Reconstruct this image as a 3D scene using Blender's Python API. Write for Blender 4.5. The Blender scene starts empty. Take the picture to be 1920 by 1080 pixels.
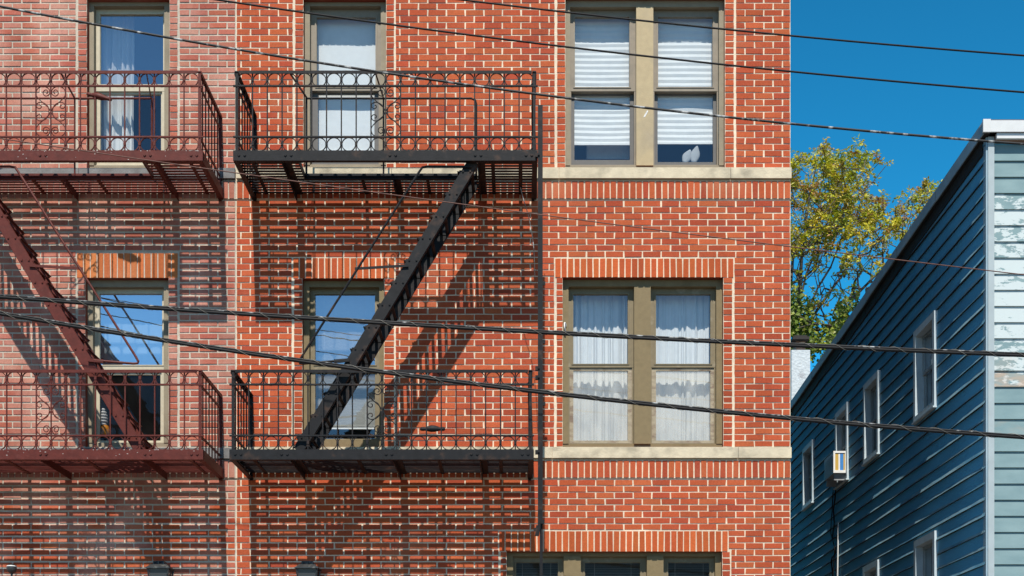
import bpy, math, random
from mathutils import Vector, Matrix
from mathutils.noise import noise as pnoise
R = random.Random(7)
scn = bpy.context.scene
COL = scn.collection

# ------------------------------------------------------------------ survey
# Metric survey of the facade: wall plane is y = 0, street side is -y, metres.
K, X0, YH, ZC, EYE = 0.0059, 970.0, 1411.0, 15.08, 1.6
def W(px, py, d=0.0):
    """point of the facade survey, d metres out from the wall (towards the street)"""
    k = K * (ZC - d) / ZC
    return Vector(((px - X0) * k, -d, EYE + (YH - py) * k))

# ------------------------------------------------------------------ helpers
BASE = {}
class MB:
    def __init__(s):
        s.v = []; s.f = []; s.m = []; s.c = []
    def face(s, idx, m=0, c=(1, 1, 1)):
        s.f.append(idx); s.m.append(m); s.c.append(c)
    def add(s, vs, fs, m=0, c=(1, 1, 1)):
        o = len(s.v); s.v.extend([Vector(p) for p in vs])
        for f in fs: s.face([o + i for i in f], m, c)
    def box(s, a, b, m=0, c=(1, 1, 1), skip=()):
        x0, x1 = sorted((a[0], b[0])); y0, y1 = sorted((a[1], b[1])); z0, z1 = sorted((a[2], b[2]))
        vs = [(x0,y0,z0),(x1,y0,z0),(x1,y1,z0),(x0,y1,z0),(x0,y0,z1),(x1,y0,z1),(x1,y1,z1),(x0,y1,z1)]
        fs = {'-z':(3,2,1,0),'+z':(4,5,6,7),'-y':(0,1,5,4),'+x':(1,2,6,5),'+y':(2,3,7,6),'-x':(3,0,4,7)}
        s.add(vs, [f for k, f in fs.items() if k not in skip], m, c)
    def obox(s, c0, ax, ay, az, m=0, c=(1,1,1)):
        """oriented box: centre and three half-axis vectors"""
        c0 = Vector(c0)
        vs = [c0 + sx*ax + sy*ay + sz*az for sz in (-1,1) for sx, sy in ((-1,-1),(1,-1),(1,1),(-1,1))]
        s.add(vs, [(3,2,1,0),(4,5,6,7),(0,1,5,4),(1,2,6,5),(2,3,7,6),(3,0,4,7)], m, c)
    def bar(s, p, q, w, h, up=Vector((0,0,1)), m=0, c=(1,1,1)):
        p, q = Vector(p), Vector(q); d = q - p; L = d.length; d.normalize()
        side = d.cross(up)
        if side.length < 1e-4: side = d.cross(Vector((0,1,0)))
        side.normalize(); u = side.cross(d)
        s.obox((p+q)/2, d*L/2, side*w/2, u*h/2, m, c)
    def tube(s, pts, r, n=6, m=0, c=(1,1,1), cap=True):
        pts = [Vector(p) for p in pts]; N = len(pts)
        rr = r if isinstance(r, (list, tuple)) else [r]*N
        o = len(s.v); prev = None
        for i, p in enumerate(pts):
            t = (pts[min(i+1,N-1)] - pts[max(i-1,0)]).normalized()
            if prev is None:
                a = Vector((0,0,1)) if abs(t.z) < .9 else Vector((0,1,0))
                u = t.cross(a).normalized()
            else:
                u = (prev - t*prev.dot(t))
                u = u.normalized() if u.length > 1e-6 else t.orthogonal().normalized()
            prev = u; w = t.cross(u)
            for k in range(n):
                a = 2*math.pi*k/n
                s.v.append(p + (u*math.cos(a) + w*math.sin(a))*rr[i])
        for i in range(N-1):
            for k in range(n):
                s.face([o+i*n+k, o+i*n+(k+1)%n, o+(i+1)*n+(k+1)%n, o+(i+1)*n+k], m, c)
        if cap:
            s.face([o+k for k in range(n)][::-1], m, c); s.face([o+(N-1)*n+k for k in range(n)], m, c)
    def lathe(s, prof, cen, n=20, m=0, c=(1,1,1)):
        cen = Vector(cen); o = len(s.v)
        for r, z in prof:
            for k in range(n):
                a = 2*math.pi*k/n
                s.v.append(cen + Vector((r*math.cos(a), r*math.sin(a), z)))
        for i in range(len(prof)-1):
            for k in range(n):
                s.face([o+i*n+k, o+i*n+(k+1)%n, o+(i+1)*n+(k+1)%n, o+(i+1)*n+k], m, c)
    def build(s, name, mats, parent=None, smooth=False, rel=None):
        if not isinstance(mats, (list, tuple)): mats = [mats]
        b = Vector(rel) if rel is not None else BASE.get(parent.name, Vector()) if parent else Vector()
        me = bpy.data.meshes.new(name)
        me.from_pydata([tuple(p - b) for p in s.v], [], s.f)
        for mt in mats: me.materials.append(mt)
        me.polygons.foreach_set('material_index', s.m)
        if any(c != (1,1,1) for c in s.c):
            at = me.color_attributes.new('Col', 'FLOAT_COLOR', 'CORNER')
            flat = []
            for f, c in zip(s.f, s.c):
                flat.extend((c[0], c[1], c[2], 1.0) * len(f))
            at.data.foreach_set('color', flat)
        if smooth: me.polygons.foreach_set('use_smooth', [True]*len(s.f))
        me.update()
        o = bpy.data.objects.new(name, me); COL.objects.link(o)
        if parent:
            o.parent = parent
            BASE[o.name] = b
        else:
            BASE[o.name] = b
        return o
def tag(o, label=None, cat=None, group=None, kind=None):
    if label: o['label'] = label
    if cat: o['category'] = cat
    if group: o['group'] = group
    if kind: o['kind'] = kind
    return o
def thing(name, loc, label, cat, group=None):
    o = bpy.data.objects.new(name, None); COL.objects.link(o)
    o.location = loc; o.empty_display_size = .1
    BASE[o.name] = Vector(loc)
    return tag(o, label, cat, group)
def place(mb, name, mats, at, label, cat, group=None, smooth=False):
    """a thing that is one mesh, origin at its own place"""
    o = mb.build(name, mats, None, smooth, rel=at); o.location = at
    return tag(o, label, cat, group)
def smoothline(pts, n=4):
    P = [Vector(p) for p in pts]; out = []
    for i in range(len(P)-1):
        a, b, c, d = P[max(i-1,0)], P[i], P[i+1], P[min(i+2,len(P)-1)]
        for k in range(n):
            t = k/n
            out.append(.5*((2*b)+(c-a)*t+(2*a-5*b+4*c-d)*t*t+(3*b-a-3*c+d)*t**3))
    out.append(P[-1]); return out

# ------------------------------------------------------------------ materials
def mat(name, col=(.5,.5,.5), rough=.7, var=.0, vscale=8, bump=0, bscale=60, col2=None, thr=None, c2scale=3,
        stretch=(1,1,1), attr=False, metal=0, spec=.5, detail=4, bdist=.01, soot=0):
    m = bpy.data.materials.new(name); m.use_nodes = True
    nt = m.node_tree; N = nt.nodes; L = nt.links
    bs = N['Principled BSDF']; bs.inputs['Roughness'].default_value = rough
    bs.inputs['Metallic'].default_value = metal; bs.inputs['Specular IOR Level'].default_value = spec
    geo = N.new('ShaderNodeNewGeometry'); mp = N.new('ShaderNodeMapping')
    mp.inputs['Scale'].default_value = stretch; L.new(geo.outputs['Position'], mp.inputs['Vector'])
    if attr:
        a = N.new('ShaderNodeAttribute'); a.attribute_name = 'Col'; cur = a.outputs['Color']
    else:
        rgb = N.new('ShaderNodeRGB'); rgb.outputs[0].default_value = (*col, 1); cur = rgb.outputs[0]
    if col2 is not None:
        nz = N.new('ShaderNodeTexNoise'); nz.inputs['Scale'].default_value = c2scale; nz.inputs['Detail'].default_value = 6
        L.new(mp.outputs[0], nz.inputs['Vector'])
        rp = N.new('ShaderNodeValToRGB'); lo, hi = thr or (.45,.65)
        rp.color_ramp.elements[0].position = lo; rp.color_ramp.elements[1].position = hi
        L.new(nz.outputs['Fac'], rp.inputs['Fac'])
        mx = N.new('ShaderNodeMixRGB'); mx.inputs['Color2'].default_value = (*col2, 1)
        L.new(rp.outputs['Color'], mx.inputs['Fac']); L.new(cur, mx.inputs['Color1']); cur = mx.outputs[0]
    if var:
        nz = N.new('ShaderNodeTexNoise'); nz.inputs['Scale'].default_value = vscale; nz.inputs['Detail'].default_value = detail
        L.new(mp.outputs[0], nz.inputs['Vector'])
        mr = N.new('ShaderNodeMapRange'); mr.inputs['From Min'].default_value = .25; mr.inputs['From Max'].default_value = .75
        mr.inputs['To Min'].default_value = 1-var; mr.inputs['To Max'].default_value = 1+var
        L.new(nz.outputs['Fac'], mr.inputs['Value'])
        mx = N.new('ShaderNodeVectorMath'); mx.operation = 'SCALE'
        L.new(cur, mx.inputs[0]); L.new(mr.outputs[0], mx.inputs['Scale']); cur = mx.outputs[0]
    if soot:
        m2 = N.new('ShaderNodeMapping'); m2.inputs['Scale'].default_value = (1.6,1,.28); L.new(geo.outputs['Position'], m2.inputs['Vector'])
        nz = N.new('ShaderNodeTexNoise'); nz.inputs['Scale'].default_value = 1.5; nz.inputs['Detail'].default_value = 7; L.new(m2.outputs[0], nz.inputs['Vector'])
        mr = N.new('ShaderNodeMapRange'); mr.inputs['From Min'].default_value = .33; mr.inputs['From Max'].default_value = .62
        mr.inputs['To Min'].default_value = 1-soot; mr.inputs['To Max'].default_value = 1.04
        L.new(nz.outputs['Fac'], mr.inputs['Value'])
        mx = N.new('ShaderNodeVectorMath'); mx.operation = 'SCALE'
        L.new(cur, mx.inputs[0]); L.new(mr.outputs[0], mx.inputs['Scale']); cur = mx.outputs[0]
    L.new(cur, bs.inputs['Base Color'])
    if bump:
        nz = N.new('ShaderNodeTexNoise'); nz.inputs['Scale'].default_value = bscale; nz.inputs['Detail'].default_value = 5
        L.new(mp.outputs[0], nz.inputs['Vector'])
        bp = N.new('ShaderNodeBump'); bp.inputs['Strength'].default_value = bump; bp.inputs['Distance'].default_value = bdist
        L.new(nz.outputs['Fac'], bp.inputs['Height']); L.new(bp.outputs[0], bs.inputs['Normal'])
    return m
def glass(name, refl=.22, tint=(.95,.98,.985), dust=0.0, dustcol=(.6,.58,.5)):
    m = bpy.data.materials.new(name); m.use_nodes = True
    nt = m.node_tree; N = nt.nodes; L = nt.links; N.clear()
    out = N.new('ShaderNodeOutputMaterial'); tr = N.new('ShaderNodeBsdfTransparent'); tr.inputs[0].default_value = (*tint,1)
    gl = N.new('ShaderNodeBsdfGlossy'); gl.inputs['Roughness'].default_value = 0.0; gl.inputs['Color'].default_value = (.9,.95,1,1)
    # Schlick reflection, the same from both sides of the thin sheet
    g0 = N.new('ShaderNodeNewGeometry'); dt = N.new('ShaderNodeVectorMath'); dt.operation = 'DOT_PRODUCT'
    L.new(g0.outputs['Normal'], dt.inputs[0]); L.new(g0.outputs['Incoming'], dt.inputs[1])
    ab = N.new('ShaderNodeMath'); ab.operation = 'ABSOLUTE'; L.new(dt.outputs['Value'], ab.inputs[0])
    om = N.new('ShaderNodeMath'); om.operation = 'SUBTRACT'; om.inputs[0].default_value = 1; L.new(ab.outputs[0], om.inputs[1])
    pw = N.new('ShaderNodeMath'); pw.operation = 'POWER'; pw.inputs[1].default_value = 5; L.new(om.outputs[0], pw.inputs[0])
    ad = N.new('ShaderNodeMath'); ad.operation = 'MULTIPLY_ADD'; ad.use_clamp = True; ad.inputs[1].default_value = 1-refl-.04; ad.inputs[2].default_value = refl+.04
    L.new(pw.outputs[0], ad.inputs[0])
    # old glass is never flat: a very weak ripple bends the reflection
    nz = N.new('ShaderNodeTexNoise'); nz.inputs['Scale'].default_value = 3; geo = N.new('ShaderNodeNewGeometry')
    L.new(geo.outputs['Position'], nz.inputs['Vector']); bp = N.new('ShaderNodeBump'); bp.inputs['Strength'].default_value = .05; bp.inputs['Distance'].default_value = .01
    L.new(nz.outputs['Fac'], bp.inputs['Height']); L.new(bp.outputs[0], gl.inputs['Normal'])
    mx = N.new('ShaderNodeMixShader'); L.new(ad.outputs[0], mx.inputs[0]); L.new(tr.outputs[0], mx.inputs[1]); L.new(gl.outputs[0], mx.inputs[2])
    cur = mx.outputs[0]
    if dust:
        df = N.new('ShaderNodeBsdfDiffuse'); df.inputs[0].default_value = (*dustcol,1)
        n2 = N.new('ShaderNodeTexNoise'); n2.inputs['Scale'].default_value = 7; n2.inputs['Detail'].default_value = 7
        mp = N.new('ShaderNodeMapping'); mp.inputs['Scale'].default_value = (1,1,.5)
        L.new(geo.outputs['Position'], mp.inputs[0]); L.new(mp.outputs[0], n2.inputs['Vector'])
        mr = N.new('ShaderNodeMapRange'); mr.inputs['From Min'].default_value=.3; mr.inputs['From Max'].default_value=.75
        mr.inputs['To Min'].default_value = dust*.55; mr.inputs['To Max'].default_value = dust*1.5; L.new(n2.outputs['Fac'], mr.inputs['Value'])
        m2 = N.new('ShaderNodeMixShader'); L.new(mr.outputs[0], m2.inputs[0]); L.new(cur, m2.inputs[1]); L.new(df.outputs[0], m2.inputs[2]); cur = m2.outputs[0]
    L.new(cur, out.inputs[0]); return m
def cloth(name, col, trans=.35):
    m = bpy.data.materials.new(name); m.use_nodes = True
    nt = m.node_tree; N = nt.nodes; L = nt.links; N.clear()
    out = N.new('ShaderNodeOutputMaterial'); d = N.new('ShaderNodeBsdfDiffuse'); t = N.new('ShaderNodeBsdfTranslucent')
    nz = N.new('ShaderNodeTexNoise'); nz.inputs['Scale'].default_value = 14; geo = N.new('ShaderNodeNewGeometry'); L.new(geo.outputs['Position'], nz.inputs['Vector'])
    rp = N.new('ShaderNodeValToRGB'); rp.color_ramp.elements[0].color = (*[c*.88 for c in col],1); rp.color_ramp.elements[1].color = (*col,1)
    L.new(nz.outputs['Fac'], rp.inputs[0]); L.new(rp.outputs[0], d.inputs[0]); L.new(rp.outputs[0], t.inputs[0])
    mx = N.new('ShaderNodeMixShader'); mx.inputs[0].default_value = trans
    L.new(d.outputs[0], mx.inputs[1]); L.new(t.outputs[0], mx.inputs[2]); L.new(mx.outputs[0], out.inputs[0]); return m
def brickmat(name, haze, hazeamt, hscale=1.1):
    m = mat(name, attr=True, rough=.88, var=.16, vscale=70, bump=.5, bscale=170, col2=haze, thr=hazeamt, c2scale=hscale, spec=.25, bdist=.004, soot=.11)
    return m
def brick_tex(name, c1, c2, mortar):
    m = bpy.data.materials.new(name); m.use_nodes = True; nt = m.node_tree; N = nt.nodes; L = nt.links
    bs = N['Principled BSDF']; bs.inputs['Roughness'].default_value = .9
    geo = N.new('ShaderNodeNewGeometry'); sp = N.new('ShaderNodeSeparateXYZ'); cb = N.new('ShaderNodeCombineXYZ')
    L.new(geo.outputs['Position'], sp.inputs[0]); ad = N.new('ShaderNodeMath'); L.new(sp.outputs['X'], ad.inputs[0]); L.new(sp.outputs['Y'], ad.inputs[1])
    L.new(ad.outputs[0], cb.inputs['X']); L.new(sp.outputs['Z'], cb.inputs['Y'])
    bt = N.new('ShaderNodeTexBrick'); L.new(cb.outputs[0], bt.inputs['Vector']); bt.inputs['Scale'].default_value = 1
    bt.inputs['Brick Width'].default_value = .207; bt.inputs['Row Height'].default_value = .0703; bt.inputs['Mortar Size'].default_value = .007
    bt.inputs['Color1'].default_value = (*c1,1); bt.inputs['Color2'].default_value = (*c2,1); bt.inputs['Mortar'].default_value = (*mortar,1)
    L.new(bt.outputs[0], bs.inputs['Base Color']); return m

M = {}
M['brick_red'] = brickmat('red_brick', (.50,.20,.11), (.58,.90))
M['brick_pink'] = brickmat('weathered_brick', (.66,.41,.32), (.45,.92), 1.6)
M['mortar_cream'] = mat('cream_mortar', (.74,.615,.46), .95, .12, 25, .6, 90, col2=(.55,.46,.36), thr=(.5,.75), c2scale=1.3, bdist=.006, soot=.16)
M['mortar_grey'] = mat('grey_mortar', (.56,.48,.385), .95, .14, 25, .6, 90, col2=(.46,.41,.34), thr=(.4,.7), c2scale=1.3, bdist=.006, soot=.16)
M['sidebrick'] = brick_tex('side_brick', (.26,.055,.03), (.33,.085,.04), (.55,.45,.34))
M['stone'] = mat('limestone', (.62,.53,.38), .9, .12, 12, .35, 60, col2=(.30,.26,.19), thr=(.50,.74), c2scale=4, stretch=(1,1,1.2), soot=.14)
M['stone_grey'] = mat('grey_stone', (.20,.195,.19), .9, .15, 12, .3, 60, col2=(.13,.125,.12), thr=(.5,.7), c2scale=4)
M['khaki'] = mat('olive_paint', (.195,.142,.066), .7, .10, 18, .25, 120, col2=(.15,.105,.042), thr=(.55,.8), c2scale=4)
M['tan'] = mat('tan_paint', (.42,.325,.185), .7, .08, 14, .25, 120, col2=(.33,.27,.18), thr=(.55,.85), c2scale=3)
M['tan_dull'] = mat('dull_tan_paint', (.26,.215,.145), .7, .10, 14, .25, 120, col2=(.19,.155,.105), thr=(.55,.8), c2scale=3)
M['sash_grey'] = mat('dark_grey_sash', (.10,.095,.09), .5, .1, 20)
M['sash_tan'] = mat('taupe_sash', (.23,.19,.14), .6, .1, 20, col2=(.17,.145,.11), thr=(.5,.8), c2scale=6)
M['sash_khaki'] = mat('khaki_sash', (.19,.15,.085), .65, .12, 20, col2=(.33,.28,.2), thr=(.6,.8), c2scale=9)
M['sash_old'] = mat('worn_wood_sash', (.34,.285,.2), .75, .2, 16, .4, 80, col2=(.20,.14,.10), thr=(.48,.68), c2scale=9, stretch=(1,1,2.5))
M['sash_cream'] = mat('cream_sash', (.50,.44,.32), .6, .1, 20)
M['glass'] = glass('window_glass', .07)
M['glass_mirror'] = glass('mirror_glass', .50)
M['glass_mid'] = glass('mid_glass', .34)
M['glass_dusty'] = glass('dusty_glass', .05, (.85,.86,.84), .26, (.78,.76,.69))
M['glass_clear'] = glass('clear_glass', .05)
M['glass_low'] = glass('dim_glass', -.03)
M['glass_strong'] = glass('sky_glass', .32)
M['screen'] = glass('insect_screen', -.02, (.72,.72,.72), .05, (.10,.10,.10))
M['slip'] = cloth('grey_white_cloth', (.42,.44,.46), .2)
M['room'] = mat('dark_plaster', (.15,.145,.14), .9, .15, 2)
M['curtain'] = cloth('white_curtain', (.90,.90,.885), .25)
M['curtain_cream'] = cloth('cream_curtain', (.80,.78,.70), .25)
M['shade'] = cloth('white_shade', (.90,.905,.90), .2)
M['shade_blue'] = cloth('pale_blue_shade', (.55,.68,.75), .2)
M['iron_black'] = mat('black_iron_paint', (.011,.011,.0125), .6, .35, 14, .18, 60, col2=(.050,.028,.019), thr=(.56,.74), c2scale=7, spec=.22, bdist=.006)
M['iron_maroon'] = mat('maroon_iron_paint', (.10,.018,.012), .55, .25, 14, .22, 60, col2=(.125,.032,.024), thr=(.58,.72), c2scale=16, spec=.25, bdist=.006)
M['chip'] = mat('chipped_pale_paint', (.55,.48,.45), .7, .2, 40)
M['cable'] = mat('black_cable', (.009,.009,.010), .6, .3, 30, spec=.25)
M['wire_silver'] = mat('silver_wire', (.26,.24,.20), .5, .25, 40, metal=.3)
M['wire_red'] = mat('rusty_wire', (.12,.045,.03), .6, .3, 30)
M['wire_worn'] = mat('worn_cable', (.012,.012,.013), .6, .3, 30, col2=(.40,.40,.39), thr=(.55,.68), c2scale=13)
M['lamp'] = mat('black_lamp_metal', (.03,.032,.033), .4, .3, 20, col2=(.16,.16,.14), thr=(.55,.75), c2scale=18)
M['lampglass'] = mat('frosted_lamp_glass', (.05,.055,.06), .25)
M['white'] = mat('white_paint', (.62,.63,.63), .55, .05, 10, col2=(.5,.47,.42), thr=(.70,.76), c2scale=9)
M['white_plain'] = mat('white_plastic', (.75,.75,.73), .5, .05, 12)
M['siding_dark'] = mat('blue_siding', (.125,.42,.62), .75, .14, 4, .3, 50, col2=(.10,.34,.53), thr=(.45,.7), c2scale=1.5, stretch=(1,.25,1), spec=.25)
M['siding_lip'] = mat('sunlit_siding_edge', (.26,.42,.48), .75, .2, 6, .3, 50, col2=(.12,.30,.42), thr=(.42,.6), c2scale=2.5, stretch=(1,.6,1.5), spec=.25)  # paler lip colour paints in the sunlit slivers along the board edges
M['trim_grey'] = mat('pale_grey_trim', (.36,.42,.44), .6, .08, 8)
M['trim_blue'] = mat('blue_grey_trim', (.26,.37,.44), .6, .12, 6, col2=(.38,.47,.52), thr=(.5,.7), c2scale=2)
M['trim_window'] = mat('pale_window_trim', (.50,.58,.62), .6, .1, 8, col2=(.38,.46,.5), thr=(.5,.75), c2scale=3)
M['soffit'] = mat('dark_soffit_lap_shade', (.022,.018,.016), .8, .2, 6)
M['roof'] = mat('roofing_felt', (.12,.12,.125), .9, .2, 6)
M['ac_grey'] = mat('grey_plastic', (.30,.31,.32), .5, .08, 20)
M['yellow'] = mat('yellow_sticker', (.55,.36,.08), .4)
M['blue'] = mat('blue_sticker', (.05,.22,.55), .4)
M['orange'] = mat('orange_plastic', (.65,.24,.02), .5)
M['concrete'] = mat('concrete_paving', (.17,.145,.115), .9, .12, 3, .3, 60)
M['asphalt'] = mat('asphalt', (.075,.068,.062), .9, .2, 30, .4, 120)
M['earth'] = mat('packed_earth', (.14,.115,.08), .95, .25, 1)
M['kerb'] = mat('granite_kerb', (.32,.31,.30), .85, .15, 20)
M['chimney'] = mat('white_painted_brick', (.55,.60,.62), .85, .12, 10, .6, 18, col2=(.42,.44,.46), thr=(.55,.7), c2scale=4, bdist=.03)
M['clay'] = mat('clay_pot', (.28,.16,.11), .85, .2, 10)
M['bark'] = mat('grey_bark', (.085,.07,.06), .9, .35, 12, .5, 40, col2=(.22,.20,.18), thr=(.55,.75), c2scale=5)
def leafmat(name):
    m = bpy.data.materials.new(name); m.use_nodes = True; nt = m.node_tree; N = nt.nodes; L = nt.links; N.clear()
    out = N.new('ShaderNodeOutputMaterial'); a = N.new('ShaderNodeAttribute'); a.attribute_name = 'Col'
    d = N.new('ShaderNodeBsdfPrincipled'); d.inputs['Roughness'].default_value = .5; t = N.new('ShaderNodeBsdfTranslucent')
    L.new(a.outputs['Color'], d.inputs['Base Color']); L.new(a.outputs['Color'], t.inputs[0])
    mx = N.new('ShaderNodeMixShader'); mx.inputs[0].default_value = .35; L.new(d.outputs[0], mx.inputs[1]); L.new(t.outputs[0], mx.inputs[2])
    L.new(mx.outputs[0], out.inputs[0]); return m
M['leaf'] = leafmat('tree_leaf')
def peelmat():
    m = bpy.data.materials.new('peeling_clapboard'); m.use_nodes = True; nt = m.node_tree; N = nt.nodes; L = nt.links
    bs = N['Principled BSDF']; bs.inputs['Roughness'].default_value = .75; bs.inputs['Specular IOR Level'].default_value = .25
    geo = N.new('ShaderNodeNewGeometry'); a = N.new('ShaderNodeAttribute'); a.attribute_name = 'Col'
    sp = N.new('ShaderNodeSeparateColor'); L.new(a.outputs['Color'], sp.inputs[0])
    mp = N.new('ShaderNodeMapping'); mp.inputs['Scale'].default_value = (1.0,1,2.6); L.new(geo.outputs['Position'], mp.inputs[0])
    nz = N.new('ShaderNodeTexNoise'); nz.inputs['Scale'].default_value = 5.5; nz.inputs['Detail'].default_value = 9; nz.inputs['Roughness'].default_value = .68
    L.new(mp.outputs[0], nz.inputs['Vector'])
    mr = N.new('ShaderNodeMapRange'); mr.inputs['To Min'].default_value = .78; mr.inputs['To Max'].default_value = .22; L.new(sp.outputs['Red'], mr.inputs['Value'])
    sb = N.new('ShaderNodeMath'); sb.operation = 'SUBTRACT'; L.new(nz.outputs['Fac'], sb.inputs[0]); L.new(mr.outputs[0], sb.inputs[1])
    ml = N.new('ShaderNodeMath'); ml.operation = 'MULTIPLY_ADD'; ml.inputs[1].default_value = 25; ml.inputs[2].default_value = .5; ml.use_clamp = True; L.new(sb.outputs[0], ml.inputs[0])
    n2 = N.new('ShaderNodeTexNoise'); n2.inputs['Scale'].default_value = 3; n2.inputs['Detail'].default_value = 5; L.new(mp.outputs[0], n2.inputs['Vector'])
    rp = N.new('ShaderNodeValToRGB'); e = rp.color_ramp.elements; e[0].position=.3; e[1].position=.7; e[0].color=(.16,.25,.27,1); e[1].color=(.215,.315,.33,1); L.new(n2.outputs['Fac'], rp.inputs[0])
    m1 = N.new('ShaderNodeMixRGB'); m1.inputs['Color2'].default_value = (.50,.565,.57,1); L.new(ml.outputs[0], m1.inputs[0]); L.new(rp.outputs[0], m1.inputs['Color1'])
    n3 = N.new('ShaderNodeTexNoise'); n3.inputs['Scale'].default_value = 4; L.new(mp.outputs[0], n3.inputs['Vector'])
    r3 = N.new('ShaderNodeMapRange'); r3.inputs['From Min'].default_value=.42; r3.inputs['From Max'].default_value=.6; L.new(n3.outputs['Fac'], r3.inputs['Value'])
    m3 = N.new('ShaderNodeMath'); m3.operation='MULTIPLY'; L.new(r3.outputs[0], m3.inputs[0]); L.new(sp.outputs['Green'], m3.inputs[1])
    m2 = N.new('ShaderNodeMixRGB'); m2.inputs['Color2'].default_value = (.50,.33,.22,1); L.new(m3.outputs[0], m2.inputs[0]); L.new(m1.outputs[0], m2.inputs['Color1'])
    L.new(m2.outputs[0], bs.inputs['Base Color'])
    bp = N.new('ShaderNodeBump'); bp.inputs['Strength'].default_value=.4; bp.inputs['Distance'].default_value=.004; L.new(ml.outputs[0], bp.inputs['Height']); L.new(bp.outputs[0], bs.inputs['Normal'])
    return m
M['peel'] = peelmat()

# ------------------------------------------------------------------ ground
g = MB(); g.add([(-400,-400,-.16),(400,-400,-.16),(400,400,-.16),(-400,400,-.16)], [(0,1,2,3)])
o = g.build('ground', M['earth']); o['kind'] = 'structure'
g = MB(); g.box((-60,-4.0,-.14),(60,14,0)); o = g.build('pavement', M['concrete']); o['kind'] = 'structure'
g = MB(); g.box((-60,-4.16,-.15),(60,-4.003,.004)); o = g.build('kerb', M['kerb']); o['kind'] = 'structure'
g = MB(); g.add([(-60,-14,-.15),(60,-14,-.15),(60,-4.163,-.15),(-60,-4.163,-.15)], [(0,1,2,3)]); o = g.build('road', M['asphalt']); o['kind'] = 'structure'
g = MB(); g.box((-60,-18,-.14),(60,-14.003,0)); o = g.build('pavement', M['concrete']); o['kind'] = 'structure'

# ------------------------------------------------------------------ brick walls
COURSE, BW = 11.92, 35.0
def vary(c, a):
    f = 1 + R.uniform(-a, a)
    return tuple(max(0, x*f*(1+R.uniform(-.05,.05))) for x in c)
def brick(mb, x0, y0, x1, y1, col, proud=.006, jit=.55):
    j = lambda: R.uniform(-jit, jit)
    pr = proud + R.uniform(-.0025, .0025)
    P = [(x0+j(),y1+j()*.6),(x1+j(),y1+j()*.6),(x1+j(),y0+j()*.6),(x0+j(),y0+j()*.6)]
    fr = [W(a,b,0) + Vector((0,-pr,0)) for a,b in P]
    bk = [W(a,b,0) + Vector((0,.004,0)) for a,b in P]
    mb.add(fr+bk, [(0,1,2,3),(1,0,4,5),(2,1,5,6),(3,2,6,7),(0,3,7,4)], 1, col)
def courses(mb, x0, x1, y0, y1, holes, pal, phase=0.0, colfn=None, jh=2.2, first=0):
    n = max(1, round((y1-y0)/COURSE)); c = (y1-y0)/n
    for r in range(n):
        ya, yb = y0+r*c+jh/2, y0+(r+1)*c-jh/2; ym = (ya+yb)/2
        iv = [(x0, x1, False)]
        for (a,b,hy0,hy1,kind) in holes:
            if hy0-1 <= ym <= hy1+1:
                nv = []
                for (p,q,s) in iv:
                    if b <= p or a >= q: nv.append((p,q,s)); continue
                    if a > p: nv.append((p,a,s))
                    if b < q: nv.append((b,q,s))
                iv = nv
        for (p,q,_) in iv:
            off = ((r+first) % 2)*BW/2 + phase
            k = math.floor((p-off)/BW); e = p
            while e < q-1:
                k += 1; nx = off + k*BW
                if nx - e < 7: continue
                if q - nx < 7: nx = q
                nx = min(nx, q)
                jl = 1.5 if e > p or True else 0
                col = (colfn or (lambda x,y: R.choice(pal)))((e+nx)/2, ym)
                brick(mb, e+jl-.2, ya, nx-1.3, yb, vary(col,.10)); e = nx
def strip(mb, x0, x1, y0, y1, pal, c=COURSE, colfn=None):
    n = max(1, round((y1-y0)/c)); c = (y1-y0)/n
    for r in range(n):
        col = colfn((x0+x1)/2, y0+r*c) if colfn else R.choice(pal)
        brick(mb, x0+.8, y0+r*c+1.3, x1-.5, y0+(r+1)*c-1.3, vary(col,.16))
def soldiers(mb, x0, x1, y0, y1, pal, pitch=12.1, proud=.007, joint=1.15, colfn=None):
    n = max(1, round((x1-x0)/pitch)); p = (x1-x0)/n
    for i in range(n):
        col = colfn(x0+i*p, y0) if colfn else R.choice(pal)
        brick(mb, x0+i*p+joint, y0+1.3, x0+(i+1)*p-joint, y1-1.3, vary(col,.13), proud, .45)
RED = [(.42,.080,.030),(.40,.072,.028),(.435,.088,.032),(.37,.064,.028),(.45,.098,.036)]
ORG = [(.46,.094,.028),(.48,.104,.030),(.43,.082,.026)]
PNK = [(.40,.125,.085),(.42,.145,.10),(.37,.10,.064),(.43,.165,.118),(.39,.11,.07)]
ORG2 = [(.52,.150,.048),(.49,.130,.042),(.54,.170,.058)]
def pinkfn(x, y):
    t = min(1, max(0, (y-930)/110)); 
    return R.choice(RED) if R.random() < t else R.choice(PNK)

TOPY, BOTY = -150, 1682
def wall_sheet(mb, x0, x1, holes, m=0):
    xs = sorted({x0,x1,*[h[0] for h in holes],*[h[2] for h in holes]})
    ys = sorted({TOPY,BOTY,*[h[1] for h in holes],*[h[3] for h in holes]})
    for i in range(len(xs)-1):
        for j in range(len(ys)-1):
            cx, cy = (xs[i]+xs[i+1])/2, (ys[j]+ys[j+1])/2
            if any(h[0]<cx<h[2] and h[1]<cy<h[3] for h in holes): continue
            mb.add([W(xs[i],ys[j+1]),W(xs[i+1],ys[j+1]),W(xs[i+1],ys[j]),W(xs[i],ys[j])], [(0,1,2,3)], m)
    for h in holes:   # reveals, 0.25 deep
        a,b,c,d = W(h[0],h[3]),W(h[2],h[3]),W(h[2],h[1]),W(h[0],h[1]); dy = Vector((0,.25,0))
        mb.add([a,b,c,d,a+dy,b+dy,c+dy,d+dy], [(0,4,5,1),(1,5,6,2),(2,6,7,3),(3,7,4,0)], 2, (.24,.045,.022))
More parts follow.
